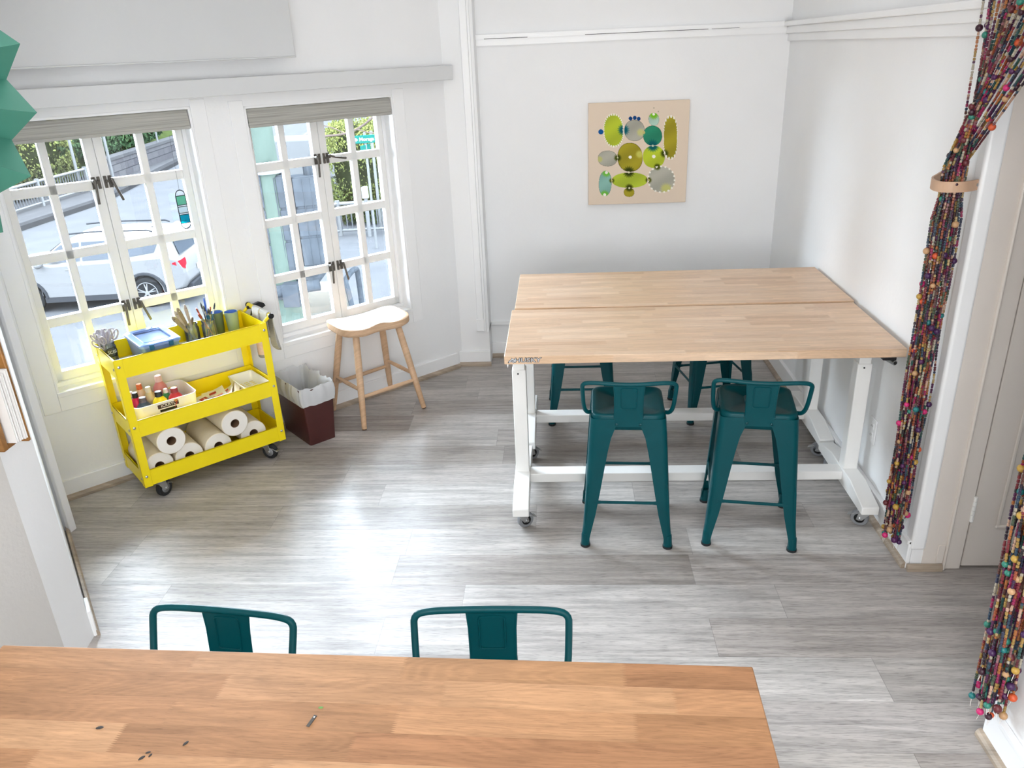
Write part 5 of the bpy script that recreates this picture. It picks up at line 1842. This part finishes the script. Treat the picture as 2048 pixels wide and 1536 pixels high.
head(0.405, 3.11, 4.03, 0.37, 0)
head(-0.175, 3.02, 4.10, 0.23, 0)
head(0.135, 3.06, 4.06, 0.15, 0)
b = MB().tube([(-0.35, -0.13, 4.14), (0.3, -0.13, 4.20)], 0.018, n=8).lathe([(0.16, 4.08), (0.16, 4.16)], 20)
st = b.build('pole_clamp', GALV, o)
b = MB().tube([(-0.35, -0.18, 2.86), (0.15, -0.18, 2.92), (0.42, -0.12, 2.94)], 0.06, n=12).box(0.05, 0.22, -0.25, -0.10, 2.74, 2.98).lathe([(0.17, 2.80), (0.17, 2.94)], 20)
b.build('conduit_arm', SIG, o, bevel=0.005)

# signal cabinet and bent handrail in front of the building
o = thing('signal_cabinet', 'cream rounded signal cabinet beside the base of the green pole', 'cabinet', (-3.62, 9.0, GZ))
CRM = omat('cream_cabinet', (0.24, 0.228, 0.20, 1), 0.55, vary=0.05)
b = MB().loft([[Vector((x * f, y * f, z)) for x, y in rrect(0.42, 0.34, 0.10, 5)] for f, z in ((1, 0), (1, 1.55), (0.96, 1.68), (0.82, 1.76), (0.55, 1.80))])
b.build('cabinet_body', CRM, o)
MB().box(-0.34, 0.34, -0.352, -0.335, 0.25, 1.40).build('door', omat('cabinet_door', (0.26, 0.27, 0.27, 1), 0.5), o, bevel=0.01)
o = thing('bent_handrail', 'dark bent tube handrail standing outside, low in the window by the stool', 'handrail', (-2.02, 5.0, GZ))
MB().tube(smoothpath([(0.10, 0, 0), (0.06, 0, 1.8), (0.03, 0, 2.6), (0.0, 0, 2.88), (-0.04, 0.06, 2.94), (-0.05, 0.6, 2.94), (-0.05, 0.7, 2.85), (-0.05, 0.7, 0)], 2), 0.03, n=10).build('tube', SIG, o)

# bare branch by the corner
o = thing('street_tree', 'bare young tree whose thin branches cross the top of the window by the stool', 'tree', (-1.75, 12.0, GZ))
TB = Vector((-3.35, 12.0, 0.75)) - Vector((-1.75, 12.0, GZ))
sp2 = lambda P, it=2: smoothpath([Vector(p_) + TB for p_ in P], 2)
TW_ = omat('twig', (0.22, 0.17, 0.15, 1), 0.8)
b = MB().tube(sp2([(-0.75, 0, -0.12), (-0.3, 0.1, -0.10), (0.1, 0, 0.08), (0.5, 0, 0.45), (1.45, 0, 1.1)], 2), 0.02, n=6)
b.build('branch', TW_, o)
for pts in ([(-0.1, 0.02, -0.02), (0.2, 0, -0.12), (0.55, 0.05, 0.02), (0.8, 0, 0.25)], [(0.3, 0, 0.26), (0.5, 0.05, 0.15), (0.8, 0, 0.18)], [(-0.35, 0.1, -0.1), (-0.6, 0, 0.05), (-0.9, 0, 0.1)], [(0.4, 0, 0.36), (0.3, 0.1, 0.5), (0.35, 0, 0.7)]):
    MB().tube(sp2(pts, 2), 0.011, n=5).build('twig', TW_, o)


MB().tube([(0, 0, 0), (0.02, 0, 2.0), (-0.03, 0.02, 4.0), (-0.15, 0, 5.0)], [0.11, 0.09, 0.06, 0.03], n=10).build('trunk', TW_, o)


# ------------------------------------------------------------------ vehicles
CARW = omat('white_car_paint', (0.30, 0.305, 0.315, 1), 0.25, spec=0.03)
TIRE = omat('tyre', (0.035, 0.037, 0.04, 1), 0.8)
RIM = omat('alloy_rim', (0.42, 0.43, 0.45, 1), 0.35, metal=0.3)
CGL = omat('car_glass', (0.10, 0.12, 0.15, 1), 0.1, spec=0.03)
CPL = omat('dark_cladding', (0.07, 0.075, 0.085, 1), 0.6)
TL = omat('tail_red', (0.55, 0.03, 0.05, 1), 0.3)


def suv(label, loc, rz, s=1.0):
    """x forward, near side at y<0; origin on the road under the middle."""
    o = thing('car', label, 'car', loc, rz)
    o.scale = (s, s, s)
    WB, RW, hw = 1.33, 0.345, 0.92
    arch = lambda cx: [(cx - 0.42 * math.cos(t), 0.345 + 0.42 * math.sin(t)) for t in [PI * k / 10 for k in range(11)]]
    low = [(-2.22, 0.42), (-1.78, 0.30)] + arch(-WB)[0:] + [(-0.85, 0.24), (0.85, 0.24)] + arch(WB) + [(1.80, 0.28), (2.22, 0.34), (2.32, 0.52)]
    up = [(2.34, 0.72), (2.24, 0.90), (1.95, 1.00), (1.15, 1.08), (0.0, 1.10), (-1.2, 1.13), (-1.95, 1.16), (-2.20, 1.08), (-2.30, 0.86), (-2.33, 0.58)]
    poly = low + up
    ys = [(-hw, 0.965, 0.02), (-hw + 0.05, 1.0, 0), (hw - 0.05, 1.0, 0), (hw, 0.965, 0.02)]
    rings = [[Vector((x * f, y, 0.62 + (z - 0.62) * (f if z > 0.62 else 1))) for x, z in poly] for y, f, _ in ys]
    b = MB().loft(rings)
    body = b.build('car_body', CARW, o, bevel=0.03, seg=3, angle=0.5)
    # glasshouse and roof
    gh = [(1.12, 1.06), (0.40, 1.55), (0.10, 1.63), (-0.9, 1.66), (-1.75, 1.60), (-1.98, 1.50), (-2.12, 1.10)]
    rg = []
    for y, zt in ((-0.86, 1.07), (-0.66, 1.60), (-0.58, 1.67), (0.58, 1.67), (0.66, 1.60), (0.86, 1.07)):
        t = min(1, (zt - 1.07) / 0.6)
        rg.append([Vector((x, y, min(z, zt))) if z > 1.12 else Vector((x, y, z)) for x, z in gh])
    b = MB().loft(rg)
    b.build('cabin', CARW, o, bevel=0.02, seg=2, angle=0.5)
    # side windows, following the lean of the cabin side
    for sg in (-1, 1):
        def sp_(x, z):
            t = (z - 1.07) / 0.53
            return (x, sg * (0.872 - 0.20 * t), z)
        for quad in (((0.92, 1.13), (0.02, 1.14), (0.02, 1.53), (0.42, 1.49)), ((-0.04, 1.14), (-0.98, 1.16), (-1.0, 1.54), (-0.04, 1.53)), ((-1.05, 1.17), (-1.62, 1.24), (-1.72, 1.45), (-1.06, 1.53))):
            MB().add([sp_(*q) for q in quad], [(0, 1, 2, 3)]).build('side_window', CGL, o, smooth=False)
        MB().tube([sp_(0.35, 1.64)[0:1] + (sg * 0.60, 1.70), (-0.3, sg * 0.60, 1.73), (-1.5, sg * 0.58, 1.70), (-1.6, sg * 0.58, 1.66)], 0.018, n=6).build('roof_rail', CPL, o)
        # lower cladding and arches
        b = MB().box(-0.95, 0.95, sg * 0.90 - 0.02, sg * 0.90 + 0.025, 0.235, 0.36)
        for cx in (-WB, WB):
            pts = [Vector((cx - 0.44 * math.cos(t), sg * 0.915, 0.345 + 0.44 * math.sin(t))) for t in [PI * k / 12 for k in range(13)]]
            b.tube(pts, 0.04, n=6)
        b.build('cladding', CPL, o)
        m = MB().sphere((0.86, sg * 1.03, 1.14), 0.12, 12, 8, sc=(0.7, 1, 0.75)).box(0.82, 0.90, min(sg * 0.86, sg * 1.0), max(sg * 0.86, sg * 1.0), 1.09, 1.13)
        m.build('wing_mirror', CARW, o)
        for hx in (0.25, -0.75):
            MB().box(hx - 0.1, hx + 0.1, sg * 0.915 - 0.015, sg * 0.915 + 0.018, 0.955, 0.98).build('door_handle', CARW, o, bevel=0.006)
        b = MB()
        for lx in (0.98, -0.02, -0.98):
            b.box(lx - 0.006, lx + 0.006, sg * 0.915 - 0.004, sg * 0.915 + 0.004, 0.40, 1.08)
        b.build('door_seam', omat('seam_grey', (0.2, 0.2, 0.21, 1), 0.6), o, smooth=False)
        MB().loft([[Vector((-2.02, sg * 0.90, 0.97)), Vector((-2.02, sg * 0.93, 0.97)), Vector((-2.02, sg * 0.93, 1.0)), Vector((-2.02, sg * 0.90, 1.0))],
                   [Vector((-2.27, sg * 0.62, 0.86)), Vector((-2.29, sg * 0.90, 0.86)), Vector((-2.26, sg * 0.90, 1.07)), Vector((-2.22, sg * 0.62, 1.06))]]).build('tail_light', TL, o)
        for cx in (-WB, WB):
            w = MB().lathe([(0.20, -0.10), (0.31, -0.11), (0.345, -0.08), (0.345, 0.08), (0.31, 0.11), (0.20, 0.10)], 36, c=(cx, sg * 0.82, RW), M=Matrix.Rotation(PI / 2, 3, 'X'))
            wh = w.build('wheel', TIRE, o)
            b = MB().lathe([(0.235, 0.085), (0.25, 0.10), (0.225, 0.105), (0.215, 0.06)], 36, c=(cx, sg * 0.82, RW), M=Matrix.Rotation(sg * -PI / 2, 3, 'X'), cap=False) if False else MB()
            yy_ = sg * 0.915
            b.tube([Vector((cx + 0.235 * math.cos(t), yy_, RW + 0.235 * math.sin(t))) for t in [2 * PI * k / 32 for k in range(32)]], 0.016, n=6, closed=True)
            b.lathe([(0.05, 0), (0.05, 0.02), (0.001, 0.022)], 14, c=(cx, yy_, RW), M=Matrix.Rotation(-sg * PI / 2, 3, 'X'))
            for k in range(5):
                a = 2 * PI * k / 5 + 0.3
                for da in (-0.16, 0.16):
                    b.tube([(cx + 0.04 * math.cos(a), yy_, RW + 0.04 * math.sin(a)), (cx + 0.235 * math.cos(a + da), yy_ - sg * 0.01, RW + 0.235 * math.sin(a + da))], [0.022, 0.016], n=6)
            b.build('alloy_rim', RIM, wh)
            MB().lathe([(0.001, 0), (0.23, 0)], 30, c=(cx, sg * 0.86, RW), M=Matrix.Rotation(PI / 2, 3, 'X'), cap=False).build('wheel_well', SIGD, wh)
    # rear and roof
    rear = lambda pts: [Vector(p_) for p_ in pts]
    MB().add(rear([(-1.99, -0.56, 1.50), (-1.99, 0.56, 1.50), (-2.145, 0.70, 1.14), (-2.145, -0.70, 1.14)]), [(0, 1, 2, 3)]).build('rear_window', CGL, o, smooth=False)
    MB().add(rear([(1.07, -0.70, 1.115), (1.07, 0.70, 1.115), (0.44, 0.60, 1.54), (0.44, -0.60, 1.54)]), [(0, 1, 2, 3)]).build('windscreen', CGL, o, smooth=False)
    MB().loft([[Vector((-1.70, y, 1.62)), Vector((-1.98, y, 1.60)), Vector((-2.12, y, 1.57)), Vector((-2.10, y, 1.60)), Vector((-1.75, y, 1.655))] for y in (-0.62, 0.62)]).build('roof_spoiler', CARW, o)
    MB().loft([[Vector((-1.35, y, 1.66)), Vector((-1.55, y, 1.655)), Vector((-1.52, y, 1.72))] for y in (-0.025, 0.025)]).build('aerial_fin', CPL, o)
    MB().box(-2.36, -2.2, -0.80, 0.80, 0.30, 0.50).build('rear_bumper', CPL, o, bevel=0.03)
    MB().box(-2.335, -2.325, -0.26, 0.26, 0.68, 0.82).build('number_plate', SW, o, smooth=False)
    return o


rear_p, front_p = Vector((-9.19, 13.98, GZ)), Vector((-11.83, 13.68, GZ))
dv = (front_p - rear_p).normalized()
ang = math.atan2(dv.y, dv.x)
# the side that faces the room is the car's left as it heads away; near wheels stand on the two points above
side = Vector((-dv.y, dv.x, 0))
toroom = side if side.dot(Vector((0.23, -2.93, 0)) - rear_p) > 0 else -side
mid = (rear_p + front_p) / 2 - toroom * 0.82
suv('white hatch-backed car driving past in the street below the window', tuple(mid), ang)

o = thing('parked_van', 'white van parked up the street, partly hidden by the yellow-green shrub', 'van', (-9.6, 30.6, GZ), R(12))
VW = omat('van_white', (0.29, 0.30, 0.31, 1), 0.4)
MB().loft([[Vector((x, y, z)) for x, z in ((-2.6, 0.35), (2.5, 0.35), (2.6, 0.95), (1.9, 1.25), (1.2, 2.1), (-2.55, 2.15))] for y in (-0.95, 0.95)]).build('van_body', VW, o, bevel=0.08, seg=3)
for x in (-1.6, 1.6):
    for y in (-0.88, 0.88):
        MB().lathe([(0.01, -0.11), (0.34, -0.11), (0.36, -0.06), (0.36, 0.06), (0.34, 0.11), (0.01, 0.11)], 24, c=(x, y, 0.36), M=Matrix.Rotation(PI / 2, 3, 'X')).build('wheel', TIRE, o)
for y in (-0.957, 0.957):
    MB().add([(1.05, y, 1.25), (1.75, y, 1.25), (1.2, y, 1.95), (1.05, y, 1.95)], [(0, 1, 2, 3)]).build('side_window', CGL, o, smooth=False)
    MB().box(-2.5, 2.4, y - 0.01, y + 0.01, 0.5, 0.58).build('body_stripe', SIG, o, smooth=False)

# building across the junction
b = MB().box(-6, 6, 0, 3, 0, 9)
BLD = omat('grey_shingle_house', (0.22, 0.225, 0.25, 1), 0.8, vary=0.25, vscale=6)
o = thing('house', 'grey shingled house behind the shrubs at the street corner', 'house', (0.8, 28.6, GZ))
MB().box(-5.2, 6, 0, 6, 0, 6.0).build('house_wall', BLD, o, smooth=False)
MB().prism([(-5.6, 6.0), (6.4, 6.0), (0.4, 9.0)], -0.4, 6.4, fn=lambda a, c, h: (a, h, c)).build('roof', SIG, o, smooth=False)
for x in (-3.6, -1.2, 1.6):
    MB().box(x - 0.5, x + 0.5, -0.05, 0.02, 2.6, 4.2).build('window', CGL, o, smooth=False)

# ------------------------------------------------------------------ light, sky, camera
w = bpy.data.worlds.new('overcast')
w.use_nodes = True
SC.world = w
nt = w.node_tree
bg = nt.nodes['Background']
mx = N(nt, 'ShaderNodeMix', data_type='RGBA')
mx.inputs[0].default_value = 1.0
mx.inputs[6].default_value = (1, 1, 1, 1)
mx.inputs[7].default_value = (0.85, 0.945, 1.07, 1)
nt.links.new(mx.outputs[2], bg.inputs['Color'])
SKY = 30.0
bg.inputs['Strength'].default_value = SKY


def area(name, loc, rot, sx, sy, power, col=(1, 1, 1), spread=180):
    l = bpy.data.lights.new(name, 'AREA')
    l.shape = 'RECTANGLE'
    l.size, l.size_y = sx, sy
    l.energy = power
    l.color = col
    l.spread = R(spread)
    o = bpy.data.objects.new(name, l)
    COL.objects.link(o)
    o.location = loc
    o.rotation_euler = rot
    return o


# portals guide the sky light in through the windows
for wd in (W1, W2):
    a = area('window_portal', tuple(bay((wd[0] + wd[1]) / 2, -0.2, (wd[2] + wd[3]) / 2)), (R(90), 0, BAY_A + PI), wd[1] - wd[0], wd[3] - wd[2], 1)
    a.data.cycles.is_portal = True
    a.rotation_euler = (R(-90), 0, BAY_A)
# unseen fill lights added below the ceiling to brighten the room
area('ceiling_fill', (0.4, 0.9, HC - 0.03), (0, 0, 0), 1.2, 0.6, 1.5, (1, 0.99, 0.98))
area('ceiling_fill', (-0.6, -1.0, HC - 0.03), (0, 0, 0), 1.2, 0.6, 3, (1, 0.99, 0.98))
area('ceiling_fill', (0.2, -3.4, HC - 0.03), (0, 0, 0), 1.4, 0.8, 11, (1, 0.985, 0.97))

area('rear_fill_light', (0.1, -4.5, 1.6), (R(90), 0, 0), 2.0, 1.3, 36, (0.98, 0.99, 1.0))  # added fill from behind the camera; no window stands there

cam = bpy.data.cameras.new('camera')
cam.sensor_width = 36.0
cam.sensor_fit = 'HORIZONTAL'
cam.lens = 1568.59 / 2048 * 36.0
cam.clip_start = 0.05
cam.clip_end = 300
co = bpy.data.objects.new('camera', cam)
COL.objects.link(co)
yaw, pitch, roll = -0.0692, 0.4035, -0.0437
cy_, sy_, cp_, sp_ = math.cos(yaw), math.sin(yaw), math.cos(pitch), math.sin(pitch)
f_ = Vector((sy_ * cp_, cy_ * cp_, -sp_))
r0 = Vector((cy_, -sy_, 0))
u0 = r0.cross(f_)
r1 = r0 * math.cos(roll) + u0 * math.sin(roll)
u1 = u0 * math.cos(roll) - r0 * math.sin(roll)
co.matrix_world = Matrix(((r1.x, u1.x, -f_.x, C_CAM.x), (r1.y, u1.y, -f_.y, C_CAM.y), (r1.z, u1.z, -f_.z, C_CAM.z), (0, 0, 0, 1)))
SC.camera = co

SC.view_settings.view_transform = 'Standard'
SC.view_settings.look = 'None'
SC.view_settings.exposure = 1.25
SC.cycles.use_denoising = True
SC.cycles.max_bounces = 10
SC.cycles.diffuse_bounces = 6
SC.cycles.glossy_bounces = 4
SC.cycles.transparent_max_bounces = 16
SC.cycles.transmission_bounces = 6
SC.cycles.sample_clamp_indirect = 6
SC.cycles.caustics_reflective = False
SC.cycles.caustics_refractive = False
